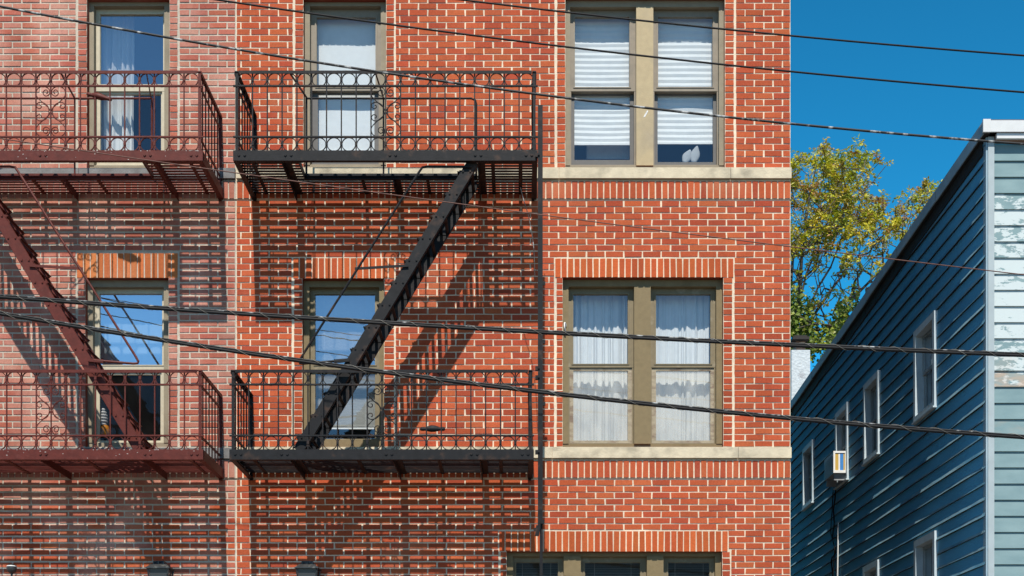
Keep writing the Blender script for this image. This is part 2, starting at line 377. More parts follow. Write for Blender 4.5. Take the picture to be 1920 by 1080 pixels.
def room(mb, h, depth=2.6, m=0):
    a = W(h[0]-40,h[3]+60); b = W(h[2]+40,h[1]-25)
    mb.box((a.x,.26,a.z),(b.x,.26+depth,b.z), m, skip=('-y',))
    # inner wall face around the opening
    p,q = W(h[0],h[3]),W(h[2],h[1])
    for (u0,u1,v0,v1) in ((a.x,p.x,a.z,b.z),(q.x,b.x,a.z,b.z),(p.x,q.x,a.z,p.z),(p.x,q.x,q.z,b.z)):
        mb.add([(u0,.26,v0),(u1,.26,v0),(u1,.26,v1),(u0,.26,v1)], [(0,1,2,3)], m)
def building_shell(mb, x0, x1, m):
    a, b = W(x0,BOTY), W(x1,TOPY); dep = 13.0
    mb.add([(a.x,0,a.z),(b.x,0,a.z),(b.x,dep,a.z),(a.x,dep,a.z),(a.x,0,b.z),(b.x,0,b.z),(b.x,dep,b.z),(a.x,dep,b.z)],
           [(1,2,6,5),(2,3,7,6),(3,0,4,7),(4,5,6,7)], m)

LX, BX, RX = -420, 443, 1482     # left end, party line, right corner
W1=(163,-3,318,318); W2=(160,521,316,838)
W3=(569,-3,724,318); W4=(567,522,720,838)
W5=(1060,-6,1359,317); W6=(1055,520,1356,838); W7=(950,1034,1354,1330)
# ---- left building
bl = thing('brick_building', W(-100,BOTY), 'weathered pinkish brick apartment building with grey mortar, behind the maroon fire escape', 'building')
mb = MB(); holesL = [W1,W2,(-330,-3,-175,318),(-330,521,-175,838)]
holesL = holesL[:2]
wall_sheet(mb, LX, BX, holesL)
bands = [(TOPY,318),(376,838),(899,BOTY)]
hl = [(143,336,-42,318,'w'),(143,336,519,838,'w'),(143,336,473,521,'l')]
for (a,b) in bands: courses(mb, LX, BX-1.2, a, b, hl, PNK, 6, pinkfn, jh=3.3)
for w in (W1,W2):
    strip(mb, 146, w[0], max(w[1],-60), w[3], PNK); strip(mb, w[2], 333, max(w[1],-60), w[3], PNK)
mb.build('wall', [M['mortar_grey'],M['brick_pink'],M['brick_pink']], bl)
for y0,y1 in ((340,374),(863,897)):
    mb = MB(); soldiers(mb, LX, BX-2, y0, y1, PNK, proud=.02)
    a,b = W(LX,y1),W(BX,y0); mb.box((a.x,-.012,a.z),(b.x,.0,b.z),0)
    mb.build('soldier_course', [M['mortar_grey'],M['brick_pink']], bl)
mb = MB(); soldiers(mb, 144, 334, -42, -2, PNK, 13, .007); mb.build('lintel', [M['mortar_grey'],M['brick_pink']], bl)
mb = MB(); soldiers(mb, 144, 334, 474, 522.2, ORG2, 13, .007)
o = mb.build('lintel', [M['mortar_cream'],M['brick_red']], bl); o['label'] = 'bright orange soldier brick lintel'
def sill(y0, y1, x0, x1, m, parent, cuts=(), out=.045):
    xs = [x0,*cuts,x1]; mb = MB()
    for i in range(len(xs)-1):
        a,b = W(xs[i]+.35,y1),W(xs[i+1]-.35,y0)
        mb.box((a.x,-out,a.z),(b.x,.02,b.z))
    return mb.build('sill', m, parent)
for (a,b) in ((318,337),(841,861)): sill(a,b,LX,BX-1,M['stone_grey'],bl,(-120,150,330))
mb = MB(); building_shell(mb, LX, BX-.5, 0); mb.build('side_wall', M['sidebrick'], bl)
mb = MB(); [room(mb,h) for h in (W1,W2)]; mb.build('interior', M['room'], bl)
# ---- right building
br = thing('brick_building', W(960,BOTY), 'bright red brick apartment building with cream mortar, beside the blue clapboard house', 'building')
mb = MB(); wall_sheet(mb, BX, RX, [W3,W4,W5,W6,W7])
hr = [(550,741,-42,318,'w'),(1041,1379,-46,317,'w'),(548,741,483,838,'w'),(1040,1376,484,838,'w'),(935,1365,995,1034,'l'),(936,1370,1034,1330,'w')]
for i,(a,b) in enumerate(bands): courses(mb, BX, RX, a, b, hr, RED, -3, None, first=i)
for (w,l,r) in ((W3,553,739),(W4,551,739),(W5,1044,1376),(W6,1043,1373)):
    y0 = max(w[1],-60); 
    strip(mb, l, w[0], y0, w[3], RED); strip(mb, w[2], r, y0, w[3], RED)
strip(mb, 938, W7[0], 1034, 1330, RED); strip(mb, W7[2], 1369, 1034, 1330, RED)
mb.build('wall', [M['mortar_cream'],M['brick_red'],M['brick_red']], br)
for y0,y1 in ((340,374),(863,897)):
    mb = MB(); soldiers(mb, BX+1, RX, y0, y1, RED, proud=.02)
    a,b = W(BX,y1),W(RX,y0); mb.box((a.x,-.012,a.z),(b.x,.0,b.z),0)
    mb.build('soldier_course', [M['mortar_cream'],M['brick_red']], br)
for (a,b,c,d) in ((551,740,-42,-2),(1042,1378,-46,-5),(549,740,483,523.2),(1040,1376,484,521.2),(935,1365,995,1035.2)):
    mb = MB(); soldiers(mb, a,b,c,d, ORG, 12.1, .007); mb.build('lintel', [M['mortar_cream'],M['brick_red']], br)
sill(317,337,BX+1,RX+1,M['stone'],br,(560,735,812,1048,1369)); sill(840,860,BX+1,RX+1,M['stone'],br,(560,735,1035,1383))
mb = MB(); building_shell(mb, BX+.5, RX, 0); mb.build('side_wall', M['sidebrick'], br)
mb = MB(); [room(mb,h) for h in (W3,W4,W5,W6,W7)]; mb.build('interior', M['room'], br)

# ------------------------------------------------------------------ windows
def pbox(mb, x0, y0, x1, y1, ra, rb, m=0):
    """box between survey pixels of the plane recessed ra, back to depth rb"""
    a, b = W(x0,y1,-ra), W(x1,y0,-ra)
    mb.box((a.x,ra,a.z),(b.x,rb,b.z), m)
def ring(mb, x0,y0,x1,y1, l,t,r,b, ra, rb):
    pbox(mb,x0,y0,x1,y0+t,ra,rb); pbox(mb,x0,y1-b,x1,y1,ra,rb)
    pbox(mb,x0,y0+t,x0+l,y1-b,ra,rb); pbox(mb,x1-r,y0+t,x1,y1-b,ra,rb)
def sheet(mb, x0,y0,x1,y1, r):
    mb.add([W(x0,y1,-r),W(x1,y1,-r),W(x1,y0,-r),W(x0,y0,-r)], [(0,1,2,3)])
def window(par, op, jl, jr, head, bot, mull, units, fm, um, lm, mmat, meet, gu, gl, rl=.195, lowdark=0, mid=True):
    """op: opening; jl/jr/head/bot: casing widths; mull: mullion ranges; units: pane ranges (x0,x1,top,bottom)"""
    mb = MB()
    pbox(mb,op[0]-2,op[1]-3,op[2]+2,op[1]+head,.077,.24); pbox(mb,op[0]-2,op[3]-bot,op[2]+2,op[3]+3,.085,.24)
    pbox(mb,op[0]-2,op[1]+head,op[0]+jl,op[3]-bot,.077,.24); pbox(mb,op[2]-jr,op[1]+head,op[2]+2,op[3]-bot,.077,.24)
    # stepped stop inside the casing
    w = mb.build('window', fm, par)
    for (a,b) in mull:
        mb = MB(); pbox(mb,a,op[1]+head,b,op[3]-bot,.06,.24); mb.build('mullion', mmat, w)
    edges = [op[0]+jl]+[v for m_ in mull for v in m_]+[op[2]-jr]
    for i,(x0,x1,yt,yb) in enumerate(units):
        ea, eb = edges[2*i], edges[2*i+1]
        mb = MB(); mb2 = MB()
        ring(mb, ea,op[1]+head,eb,meet[1], x0-ea,yt-op[1]-head,eb-x1,meet[1]-meet[0], .15,.185)
        # fine bead round the glass, proud of the stile
        ring(mb, x0-3.2,yt-2,x1+3.2,meet[0]+1.6, 2.2,1.6,2.2,1.6, .143,.152)
        mb.build('sash', um, w)
        mb = MB(); sheet(mb, x0-.5,yt-.5,x1+.5,meet[0]+.5,.168); mb.build('pane', gu, w)
        if mid:
            mb = MB(); la, lb = ea+ (2 if not lowdark else 2), eb-(4)
            ring(mb, la,meet[1],lb,op[3]-bot, max(2,x0+lowdark-la),6,max(2,lb-x1+lowdark),op[3]-bot-yb, rl,rl+.035)
            mb.build('sash', lm, w)
            mb = MB(); sheet(mb, x0-1,meet[1]+4,x1+1,yb+1,rl+.018); mb.build('pane', gl, w)
            mb = MB(); ring(mb, ea,meet[1],eb,op[3]-bot, la-ea,.5,eb-lb,1.2, .152,.24); mb.build('stop', um, w)
    return w
window(bl, W1, 13,10,14,8, [], [(188,306,27,302)], M['tan_dull'],M['sash_cream'],M['sash_cream'],None,(158,171),M['glass_strong'],M['glass'],.17)
window(bl, W2, 14,9,17,8, [], [(187,304,551,826)], M['tan_dull'],M['sash_cream'],M['sash_cream'],None,(684,697),M['glass_mirror'],M['screen'],.17)
window(br, W3, 12,10,14,9, [], [(594,704,33,304)], M['tan_dull'],M['sash_tan'],M['sash_grey'],None,(163,170),M['glass'],M['glass'],.2,2)
window(br, W4, 13,9,16,14, [], [(591,703,552,823)], M['khaki'],M['sash_khaki'],M['sash_khaki'],None,(684,694),M['glass_mid'],M['glass'],.18)
window(br, W5, 9,11,19,7, [(1193,1225)], [(1078,1180,32,300),(1234,1336,32,304)], M['tan_dull'],M['sash_tan'],M['sash_grey'],M['tan'],(163,171),M['glass'],M['glass'],.21,-1)
window(br, W6, 11,13,17,6, [(1189,1220)], [(1075,1177,552,826),(1230,1332,552,826)], M['khaki'],M['sash_khaki'],M['sash_old'],M['khaki'],(682,689),M['glass'],M['glass_dusty'],.165)
window(br, W7, 12,13,9,10, [(1057,1089),(1213,1244)], [(968,1046,1055,1310),(1097,1200,1055,1310),(1253,1330,1055,1310)], M['khaki'],M['sash_khaki'],M['sash_khaki'],M['khaki'],(1180,1190),M['glass_low'],M['glass_low'],.2)

w6 = [o for o in bpy.data.objects if o.name.startswith('window')][-2]
w5 = [o for o in bpy.data.objects if o.name.startswith('window')][-3]
mb = MB(); mb.tube(smoothline([W(1061,612,-.07),W(1060,606,-.05),W(1058.5,606,-.03),W(1058.6,614,-.02),W(1060,622,-.05),W(1059.5,630,-.07)],4),.008,6); mb.build('hook', M['white_plain'], w6, True)
mb = MB()
for a,b,c,d in ((1207,220,1212,210),(1209,219,1215,208),(1211,213,1214,207)): mb.bar(W(a,b,-.0595),W(c,d,-.0595),.004,.007)
mb.build('paint_scratch', M['white_plain'], w5)
# ------------------------------------------------------------------ curtains, blinds and the things behind the panes
def curtain(x0,x1,y0,y1,r,nf,amp,m,label,seed,cat='curtain',group=None,ragged=0,top=None):
    rr = random.Random(seed); mb = MB(); nx = nf*14; nz = 10
    ph = [rr.uniform(-.9,.9) for _ in range(nf+3)]; am = [rr.uniform(.2,1.3) for _ in range(nf+3)]
    rows = []
    for j in range(nz+1):
        v = j/nz; row = []
        for i in range(nx+1):
            u = i/nx; t = u*nf + ph[int(u*nf)+1]*.28*(1-abs(2*(u*nf%1)-1))
            a = am[int(u*nf)+1]*(.65+.6*v)
            d = amp*a*math.sin(2*math.pi*(t+.55*pnoise(Vector((u*5.3,seed,2))))) + amp*.9*pnoise(Vector((u*13,v*1.2,seed))) + amp*.6*pnoise(Vector((u*31,v*.8,seed+3)))
            xx = x0+(x1-x0)*u + 1.2*pnoise(Vector((u*7,v*2,seed+5)))
            p = W(xx, y0+(y1-y0)*v, -r); p.y += d; row.append(p)
        rows.append(row)
    o = len(mb.v)
    for row in rows: mb.v.extend(row)
    for j in range(nz):
        for i in range(nx):
            a = o+j*(nx+1)+i; mb.face([a+nx+1,a+nx+2,a+1,a])
    return place(mb, 'curtain', m, W((x0+x1)/2,y1,-r), label, cat, group, True)
def shade(x0,x1,y0,y1,r,m,label,pleat=0,amp=.0,curve=0,cat='blind',name='roller_blind',bottombar=True,curl=0):
    mb = MB(); n = max(2, int((y1-y0)/pleat)*2 if pleat else 8); nx = 10
    for j in range(n+1):
        for i in range(nx+1):
            u = i/nx; py = y0+(y1-y0)*j/n + curve*(4*u*(1-u))*j/n
            p = W(x0+(x1-x0)*u, py, -r)
            if pleat: p.y += amp*(1 if j % 2 else -1)
            p.y += curl*(4*u*(1-u)-.5) + .004*pnoise(Vector((u*3,j*.3,r*9)))
            mb.v.append(p)
    for j in range(n):
        for i in range(nx):
            a = j*(nx+1)+i; mb.face([a+nx+1,a+nx+2,a+1,a])
    if bottombar:
        a,b = W(x0,y1+curve*.6,-r),W(x1,y1+curve*.6,-r); mb.bar(a,b,.018,.022)
    return place(mb, name, m, W((x0+x1)/2,y1,-r), label, cat)
def venetian(x0,x1,y0,y1,r,m,label,pitch=2.95,tilt=.5):
    mb = MB(); n = int((y1-y0)/pitch)
    for i in range(n):
        p = W(x0,y0+i*pitch,-r); q = W(x1,y0+i*pitch,-r)
        c = (p+q)/2; hw = .0115
        mb.obox(c, Vector(((q.x-p.x)/2,0,0)), Vector((0,math.cos(tilt)*hw,math.sin(tilt)*hw)), Vector((0,-math.sin(tilt),math.cos(tilt)))*.0006)
    for f in (.2,.8):
        xx = x0+(x1-x0)*f; mb.bar(W(xx,y0,-r+.014),W(xx,y1,-r+.014),.0025,.0025)
    a,b = W(x0,y0-5,-r),W(x1,y0-1,-r); mb.box((a.x,a.y-.015,b.z),(b.x,a.y+.015,a.z))
    a,b = W(x0,y1,-r),W(x1,y1+3,-r); mb.box((a.x,a.y-.012,b.z),(b.x,a.y+.012,a.z))
    return place(mb,'venetian_blind',m,W((x0+x1)/2,y1,-r),label,'blind')
curtain(1068,1186,538,835,.335,9,.022,M['curtain'],'white gathered curtain behind the left pane of the olive double window',3)
curtain(1222,1341,538,835,.335,10,.022,M['curtain'],'white gathered curtain behind the right pane of the olive double window',8)
curtain(186,251,18,312,.40,4,.03,M['curtain'],'narrow white curtain hanging at the left of the top window by the maroon balcony',12)
shade(1070,1190,10,270,.262,M['shade'],'white pleated shade behind the left pane of the tan double window, over a dark box',10.4,.0036,1.0,curl=.006,name='pleated_blind')
shade(1226,1345,10,268,.262,M['shade'],'white pleated shade behind the right pane of the tan double window, over white slippers',10.6,.0036,1.2,curl=-.008,name='pleated_blind')
shade(584,714,14,283,.27,M['shade'],'plain white roller shade behind the window of the upper black balcony',0,0,0)
shade(178,312,540,692,.30,M['shade_blue'],'pale blue roller shade behind the upper pane of the window crossed by the maroon stair',0,0,0)
venetian(582,712,545,802,.36,M['shade'],'white venetian blind in the window behind the black stair',2.95,-.45)
for a,b,l in ((962,1050,'left'),(1092,1206,'middle'),(1248,1336,'right')):
    venetian(a,b,1050,1300,.33,M['curtain_cream'],f'cream venetian blind behind the {l} pane of the three part window at the bottom',3.2,.15)
mb = MB(); a,b = W(1100,298,-.42),W(1180,270,-.42); mb.box((a.x,.42,a.z),(b.x,.62,b.z))
for i in range(9):
    x = a.x+.02+i*(b.x-a.x-.04)/8; mb.box((x-.004,.414,a.z+.02),(x+.004,.42,b.z-.02))
place(mb,'ventilator_box',M['ac_grey'],W(1140,298,-.5),'dark grilled box standing on the sill below the left pleated shade','box')
# folded slippers: two soles leaning against the glass
def slipper(px,py,ang,lab,h=24):
    mb = MB(); base = W(px,py,-.26); n = 14; L_ = h*K*1.02
    d = Vector((math.sin(ang),.12,math.cos(ang))).normalized(); sd = Vector((0,-1,0)).cross(d).normalized()
    rings_ = []
    for j in range(9):
        t = j/8; wd = .048*(math.sin(math.pi*min(1,.16+t*.80))**.6)*(1-.16*math.cos(t*6)); rows=[]
        for k in range(n):
            a = 2*math.pi*k/n; mb.v.append(base + d*L_*t + sd*math.cos(a)*wd + Vector((0,1,0))*math.sin(a)*.02)
    for j in range(8):
        for k in range(n): mb.face([j*n+k,j*n+(k+1)%n,(j+1)*n+(k+1)%n,(j+1)*n+k])
    mb.face(list(range(n))[::-1]); mb.face([8*n+k for k in range(n)])
    place(mb,'slipper',M['slip'],base,lab,'slipper','slippers on the sill',True)
slipper(1283,306,.42,'white slipper standing on the window sill, left one of the pair',28)
slipper(1300,306,.22,'white slipper standing on the window sill, right one of the pair',34)
for px,hh,l in ((612,15,'clear bottle on the sill behind the upper black balcony, nearest the left jamb'),(622,20,'pale rounded jar on the sill behind the upper black balcony, left of the middle'),
              (663,18,'pale rounded jar on the sill behind the upper black balcony, right of the middle'),(681,20,'white ribbed jar on the sill behind the upper black balcony, nearest the right jamb')):
    mb = MB(); h = hh*K; b = W(px,311,-.29); r = .034
    mb.lathe([(0,0),(r*.9,0),(r,h*.15),(r,h*.55),(r*.75,h*.75),(r*.55,h*.82),(r*.6,h*.84),(r*.6,h),(0,h)], b, 16)
    place(mb,'jar',M['white_plain'],b,l,'jar','jars on the sill',True)
# things in the lower left window
mb = MB(); c = W(193,785,-.27)
for k in range(7):
    z = -.10+.2*k/6; r = .055*math.sqrt(max(.05,1-(z/.115)**2))
    mb.lathe([(r*.6,z-.014),(r,z-.006),(r,z+.006),(r*.6,z+.014)], c, 14)
mb.lathe([(.018,-.18),(.02,-.1),(.02,.1),(.0,.115)], c, 10)
place(mb,'fan',M['white_plain'],c-Vector((0,0,.18)),'white ribbed fan standing behind the open lower pane crossed by the maroon stair','fan',None,True)
mb = MB(); c = W(196,806,-.27); mb.lathe([(0,-.08),(.05,-.08),(.058,-.06),(.055,.01),(.042,.045),(.02,.055),(0,.055)], c, 14)
place(mb,'orange_pot',M['orange'],c-Vector((0,0,.08)),'orange pot on the sill under the white ribbed fan','pot',None,True)

# ------------------------------------------------------------------ fire escapes
D = 1.0
P_ = .005509     # metres per survey pixel at the front rail
LEN = 571*P_
zb, zl, zm, zt = .105, .25, .777, .915      # beam top, lower rail, middle rail, top rail
RINGM = {}
def ring_mesh(m):
    if m.name in RINGM: return RINGM[m.name]
    mb = MB(); n = 22; r = .0665; o = 0
    for k in range(n):
        a = 2*math.pi*k/n
        for rr,yy in ((r,-.007),(r+.0075,-.007),(r+.0075,.007),(r,.007)):
            mb.v.append(Vector((rr*math.cos(a),yy,rr*math.sin(a))))
    for k in range(n):
        for q in range(4):
            mb.face([k*4+q,((k+1)%n)*4+q,((k+1)%n)*4+(q+1)%4,k*4+(q+1)%4])
    me = bpy.data.meshes.new('ring'); me.from_pydata([tuple(v) for v in mb.v],[],mb.f); me.materials.append(m); RINGM[m.name]=me
    return me
BALM = {}
def baluster_mesh(m):
    if m.name in BALM: return BALM[m.name]
    mb = MB(); s = .0062
    mb.box((-s,-s,zb),(s,s,zt))
    for z in ((zb+zl)/2-.004,(zm+zt)/2-.006):
        mb.box((-.012,-.011,z-.012),(.012,.011,z+.012))
    me = bpy.data.meshes.new('baluster'); me.from_pydata([tuple(v) for v in mb.v],[],mb.f); me.materials.append(m); BALM[m.name]=me
    return me
SC_A = [(1066,512),(1056,490),(1040,470),(1000,436),(960,400),(925,365),(908,335),(908,305),(922,270),(960,246),(1010,246),(1048,268),(1062,303),(1052,333),(1022,348),(994,335),(987,308),(999,287),(1020,280),(1038,295),(1036,314),(1022,320)]
SC_B = [(1052,520),(1050,495),(1032,452),(995,426),(955,417),(922,430),(911,458),(925,481),(948,486),(966,470),(960,452),(945,449)]
def balcony(x0, z0, m, mirror, opening, label, bars):
    root = thing('fire_escape_balcony', (x0+LEN/2,-D,z0), label, 'fire escape', 'fire escape balconies on the two facades')
    X = (lambda r: x0+LEN-r) if mirror else (lambda r: x0+r)     # local run -> world
    Y = lambda t: -D + t                                         # local depth, 0 = front
    def obj(mb, name, mm=None, smooth=False): return mb.build(name, mm or m, root, smooth)
    # front beam: channel with rivets
    mb = MB(); mb.box((x0,Y(0),z0),(x0+LEN,Y(.012),z0+zb)); mb.box((x0,Y(.0125),z0),(x0+LEN,Y(.05),z0+.008)); mb.box((x0,Y(.0125),z0+zb-.008),(x0+LEN,Y(.05),z0+zb))
    for r in (.06,.12,.54,.60,1.62,1.68,2.5,2.56,LEN-.12,LEN-.06):
        c = Vector((X(r),Y(-.004),z0+.055)); mb.obox(c,Vector((.007,0,.007)),Vector((0,.005,0)),Vector((-.007,0,.007)))
    obj(mb,'front_beam')
    chips = MB()
    rr = random.Random(int(abs(x0*97+z0*31)))
    if 'maroon' in m.name:
        for _ in range(46):
            xx = rr.uniform(x0+.02,x0+LEN-.02); zz = z0+rr.choice((rr.uniform(.01,.095),.1,.1)); w_ = rr.uniform(.004,.016)
            chips.box((xx,Y(-.0015),zz-.0025),(xx+w_,Y(.0005),zz+.0025))
        obj(chips,'paint_chips',M['chip'])
    # ends
    for xe,s in ((x0,1),(x0+LEN,-1)):
        mb = MB(); mb.box((xe,Y(.0505),z0),(xe+s*.012,Y(D-.001),z0+zb)); mb.box((xe+s*.0125,Y(.0505),z0),(xe+s*.055,Y(D-.001),z0+.009)); obj(mb,'end_beam')
        mb = MB(); xa = xe+s*.035
        mb.box((xa-.02,Y(.0),z0+zt),(xa+.02,Y(D-.01),z0+zt+.012))
        mb.box((xa-s*.02-.003,Y(.0),z0+zt-.028),(xa-s*.02+.003,Y(D-.01),z0+zt)); obj(mb,'end_top_rail')
        for zq in (zm,zl):
            mb = MB(); mb.box((xa-.006,Y(.0),z0+zq-.012),(xa+.006,Y(D-.01),z0+zq+.012)); obj(mb,'end_rail')
        for k in range(1,7):
            t = k*D/7; mb = MB(); mb.box((xa-.0062,Y(t)-.0062,z0+.05),(xa+.0062,Y(t)+.0062,z0+zt)); obj(mb,'baluster')
        mb = MB(); mb.box((xa-.014,Y(.008),z0+zb),(xa+.014,Y(.034),z0+zt)); obj(mb,'corner_post')
        mb = MB(); mb.box((xa-.016,Y(D-.03),z0-.02),(xa+.016,Y(D-.002),z0+zt)); obj(mb,'wall_post')
    # rails along the front
    mb = MB(); mb.box((x0+.06,Y(-.006),z0+zt),(x0+LEN-.06,Y(.026),z0+zt+.012)); mb.box((x0+.06,Y(-.0065),z0+zt-.020),(x0+LEN-.06,Y(-.0005),z0+zt+.0115)); obj(mb,'top_rail')
    for z in (zm,zl):
        mb = MB(); mb.box((x0-.002,Y(.006),z0+z-.008),(x0+LEN+.002,Y(.026),z0+z+.008)); obj(mb,'rail')
    bm_, rm_ = baluster_mesh(m), ring_mesh(m)
    gap = 27.8*P_; xs = [8*P_+gap*k for k in range(21)]
    for k,r in enumerate(xs):
        b = bpy.data.objects.new('baluster', bm_); COL.objects.link(b); b.parent = root
        b.location = (X(r)-(x0+LEN/2), .018, 0)
    for k in range(20):
        for zc in ((zb+zl)/2-.004,(zm+zt)/2-.006):
            b = bpy.data.objects.new('ring', rm_); COL.objects.link(b); b.parent = root
            b.location = (X((xs[k]+xs[k+1])/2)-(x0+LEN/2), .018, zc); b.rotation_euler = (R.uniform(-.05,.05),R.uniform(-3,3),R.uniform(-.06,.06))
    # scroll panel
    mb = MB(); cx, cz = X(xs[10]), z0+(zl+zm)/2; f = P_*27.8/27.3*.98
    for sx in (1,-1):
        for sz in (1,-1):
            for C in (SC_A,SC_B):
                pts = smoothline([(cx+sx*(p-1072)/6*f, Y(.018), cz+sz*(520-q)/6*f*1.02) for p,q in C], 4)
                mb.tube(pts,.0052,5)
    obj(mb,'scroll_panel',None,True)
    # deck of flat slats with the hatch left open
    mb = MB(); n = 14; op = (.66,2.50,.05,.55)
    for k in range(n):
        t = .075+k*(D-.10)/(n-1)*.985
        segs = [(.0,LEN)]
        if opening and op[2] < t < op[3]: segs = [(.0,op[0]),(op[1],LEN)]
        for a,b in segs:
            mb.box((X(a+.02),Y(t-.020),z0+.062),(X(b-.02),Y(t+.020),z0+.069))
    obj(mb,'deck')
    if opening:
        mb = MB()
        mb.box((X(op[0]),Y(op[3]),z0+.04),(X(op[1]),Y(op[3]+.008),z0+.10))
        mb.box((X(op[0]-.008),Y(.055),z0+.035),(X(op[0]),Y(op[3]),z0+.10)); mb.box((X(op[1]),Y(.055),z0+.035),(X(op[1]+.008),Y(op[3]),z0+.10))
        obj(mb,'hatch_frame')
        mb = MB(); ry = Y(.55); zr = z0+.905
        pts = [(X(.672),ry,zr),(X(2.44),ry,zr),(X(2.485),ry,zr-.02),(X(2.495),ry,zr-.06),(X(2.495),ry,z0+.07)]
        mb.tube(pts,.0115,8); mb.tube([(X(.672),ry,zr),(X(.672),ry,z0+.07)],.0115,8); mb.tube([(X(1.50),ry,zr),(X(1.50),ry,z0+.07)],.0095,8)
        for a,b in ((.585,.68),(1.47,1.50)): mb.bar((X(a),Y(.02),z0+zt-.004),(X(b),ry,zr),.010,.022)
        obj(mb,'guard_rail',None,False)
    for r,w_ in bars:
        if opening and op[0] < r < op[1]: t0 = op[3]+.01
        else: t0 = .052
        mb = MB(); mb.box((X(r-w_/2),Y(t0),z0+.052),(X(r+w_/2),Y(D-.002),z0+.0615))
        if w_ > .05: mb.box((X(r-w_/2),Y(t0),z0-.012),(X(r-w_/2+.010),Y(D-.002),z0+.0515))
        obj(mb,'bracket')
    return root
XR1, XR2, XL = -2.936, -2.975, -3.25-LEN
Z1, Z2 = 7.715, 4.627
bars1 = [(.17,.035),(.53,.075),(1.27,.035),(1.64,.075),(1.97,.035),(2.56,.075),(2.68,.04),(2.97,.04)]
bars2 = [(.20,.035),(.66,.075),(1.30,.04),(1.72,.075),(2.15,.04),(2.62,.075),(2.80,.04)]
bRU = balcony(XR1,Z1,M['iron_black'],False,True,'upper black iron fire escape balcony with scroll panel, above the black stair',bars1)
bRL = balcony(XR2,Z2,M['iron_black'],False,False,'lower black iron fire escape balcony where the black stair lands',bars2)
bLU = balcony(XL,Z1,M['iron_maroon'],True,True,'upper maroon fire escape balcony with chipped paint, above the maroon stair',bars1)
bLL = balcony(XL+.004,Z2,M['iron_maroon'],True,False,'lower maroon fire escape balcony where the maroon stair lands',bars2)
def casting(parent, m, c, L_, lean):
    mb = MB(); n = 12; prof = [(-.5,.35),(-.46,.62),(-.38,.70),(-.30,.62),(-.2,.85),(-.06,1.15),(.08,1.1),(.2,.85),(.3,.62),(.38,.70),(.46,.62),(.5,.35)]
    for t,r in prof:
        for k in range(n):
            a = 2*math.pi*k/n; mb.v.append(Vector(c)+Vector((t*L_, .030*r*math.cos(a), .030*r*math.sin(a)*(1.25 if math.sin(a)>0 else .8) + lean*t*L_)))
    for i in range(len(prof)-1):
        for k in range(n): mb.face([i*n+k,i*n+(k+1)%n,(i+1)*n+(k+1)%n,(i+1)*n+k])
    mb.face(list(range(n))); mb.face([(len(prof)-1)*n+k for k in range(n)])
    mb.build('cast_weight', m, parent, True)
casting(bLU, M['iron_maroon'], W(186,182,.965), .26, -.22)
casting(bRL, M['iron_black'], W(811,805,.965), .26, 0)
# stairs
def stair(m, mirror, label):
    fx = (lambda x: -3.25-(x+2.94)) if mirror else (lambda x: x)
    dF, dB = .93, .42
    top, bot = (-.455,7.735), (-2.275,4.735)
    root = thing('fire_escape_stair', (fx(bot[0]),-.7,4.735), label, 'stair', 'fire escape stairs between the balconies')
    u = Vector((fx(bot[0])-fx(top[0]),0,bot[1]-top[1])); L_ = u.length; u.normalize(); nrm = Vector((-u.z,0,u.x))
    if nrm.z < 0: nrm = -nrm
    c = Vector(((fx(top[0])+fx(bot[0]))/2,0,(top[1]+bot[1])/2))
    N_ = 13; tz = [bot[1]+.23*(i+.5)+.02 for i in range(N_)]
    tp = lambda z: fx(bot[0]+(top[0]-bot[0])*(z-bot[1])/(top[1]-bot[1]))
    for d,s in ((dF,1),(dB,-1)):
        mb = MB(); y = -d
        mb.obox(c+Vector((0,y,0)), u*L_/2, Vector((0,.005,0)), nrm*.056)
        for e in (-.056,.056):
            mb.obox(c+Vector((0,y+s*.021,0))+nrm*e, u*L_/2, Vector((0,.0155,0)), nrm*.004)
        for z in tz:
            q = Vector((tp(z),y-s*.0,z))
            for e in (-.045,.03):
                p = q+Vector((e*(1 if not mirror else -1),-.009*s,.0)); mb.obox(p,Vector((.009,0,0)),Vector((0,.006,0)),Vector((0,0,.009)))
            # tread angle that pokes past the stringer
            dirx = -1 if not mirror else 1
            mb.obox(q+Vector((dirx*.025,.0085*s,.004)), Vector((.058,0,0)), Vector((0,.0022,0)), Vector((0,0,.013)))
        mb.build('stringer', m, root)
    for z in tz:
        dirx = -1 if not mirror else 1
        mb = MB(); x = tp(z)+dirx*.02
        for k in (-1,0,1): mb.box((x+k*.068-.017,-dF+.006,z),(x+k*.068+.017,-dB-.006,z+.007))
        for k in (-1,1): mb.box((x+k*.068-.003,-dF+.006,z-.014),(x+k*.068+.003,-dB-.006,z-.001))
        mb.build('tread', m, root)
    mb = MB(); y = -.95
    path = [(-.47,7.672),(-.93,7.675),(-.985,7.665),(-1.02,7.615),(-2.225,5.72),(-2.262,5.655),(-2.255,5.635),(-2.21,5.632),(-1.80,5.665)]
    mb.tube([(fx(a),y,b) for a,b in path],.0125,8)
    mb.build('handrail', m, root, False)
    mb = MB(); mb.bar((fx(-1.685),y,6.615),(fx(-1.13),y,6.648),.008,.026); mb.bar((fx(-1.74),y,5.668),(fx(-1.90),y,5.655),.02,.035); mb.build('handrail_bracket', m, root)
    return root
stair(M['iron_black'], False, 'steep black iron fire escape stair leaning to the right, between the black balconies')
stair(M['iron_maroon'], True, 'steep maroon fire escape stair descending to the right, between the maroon balconies')
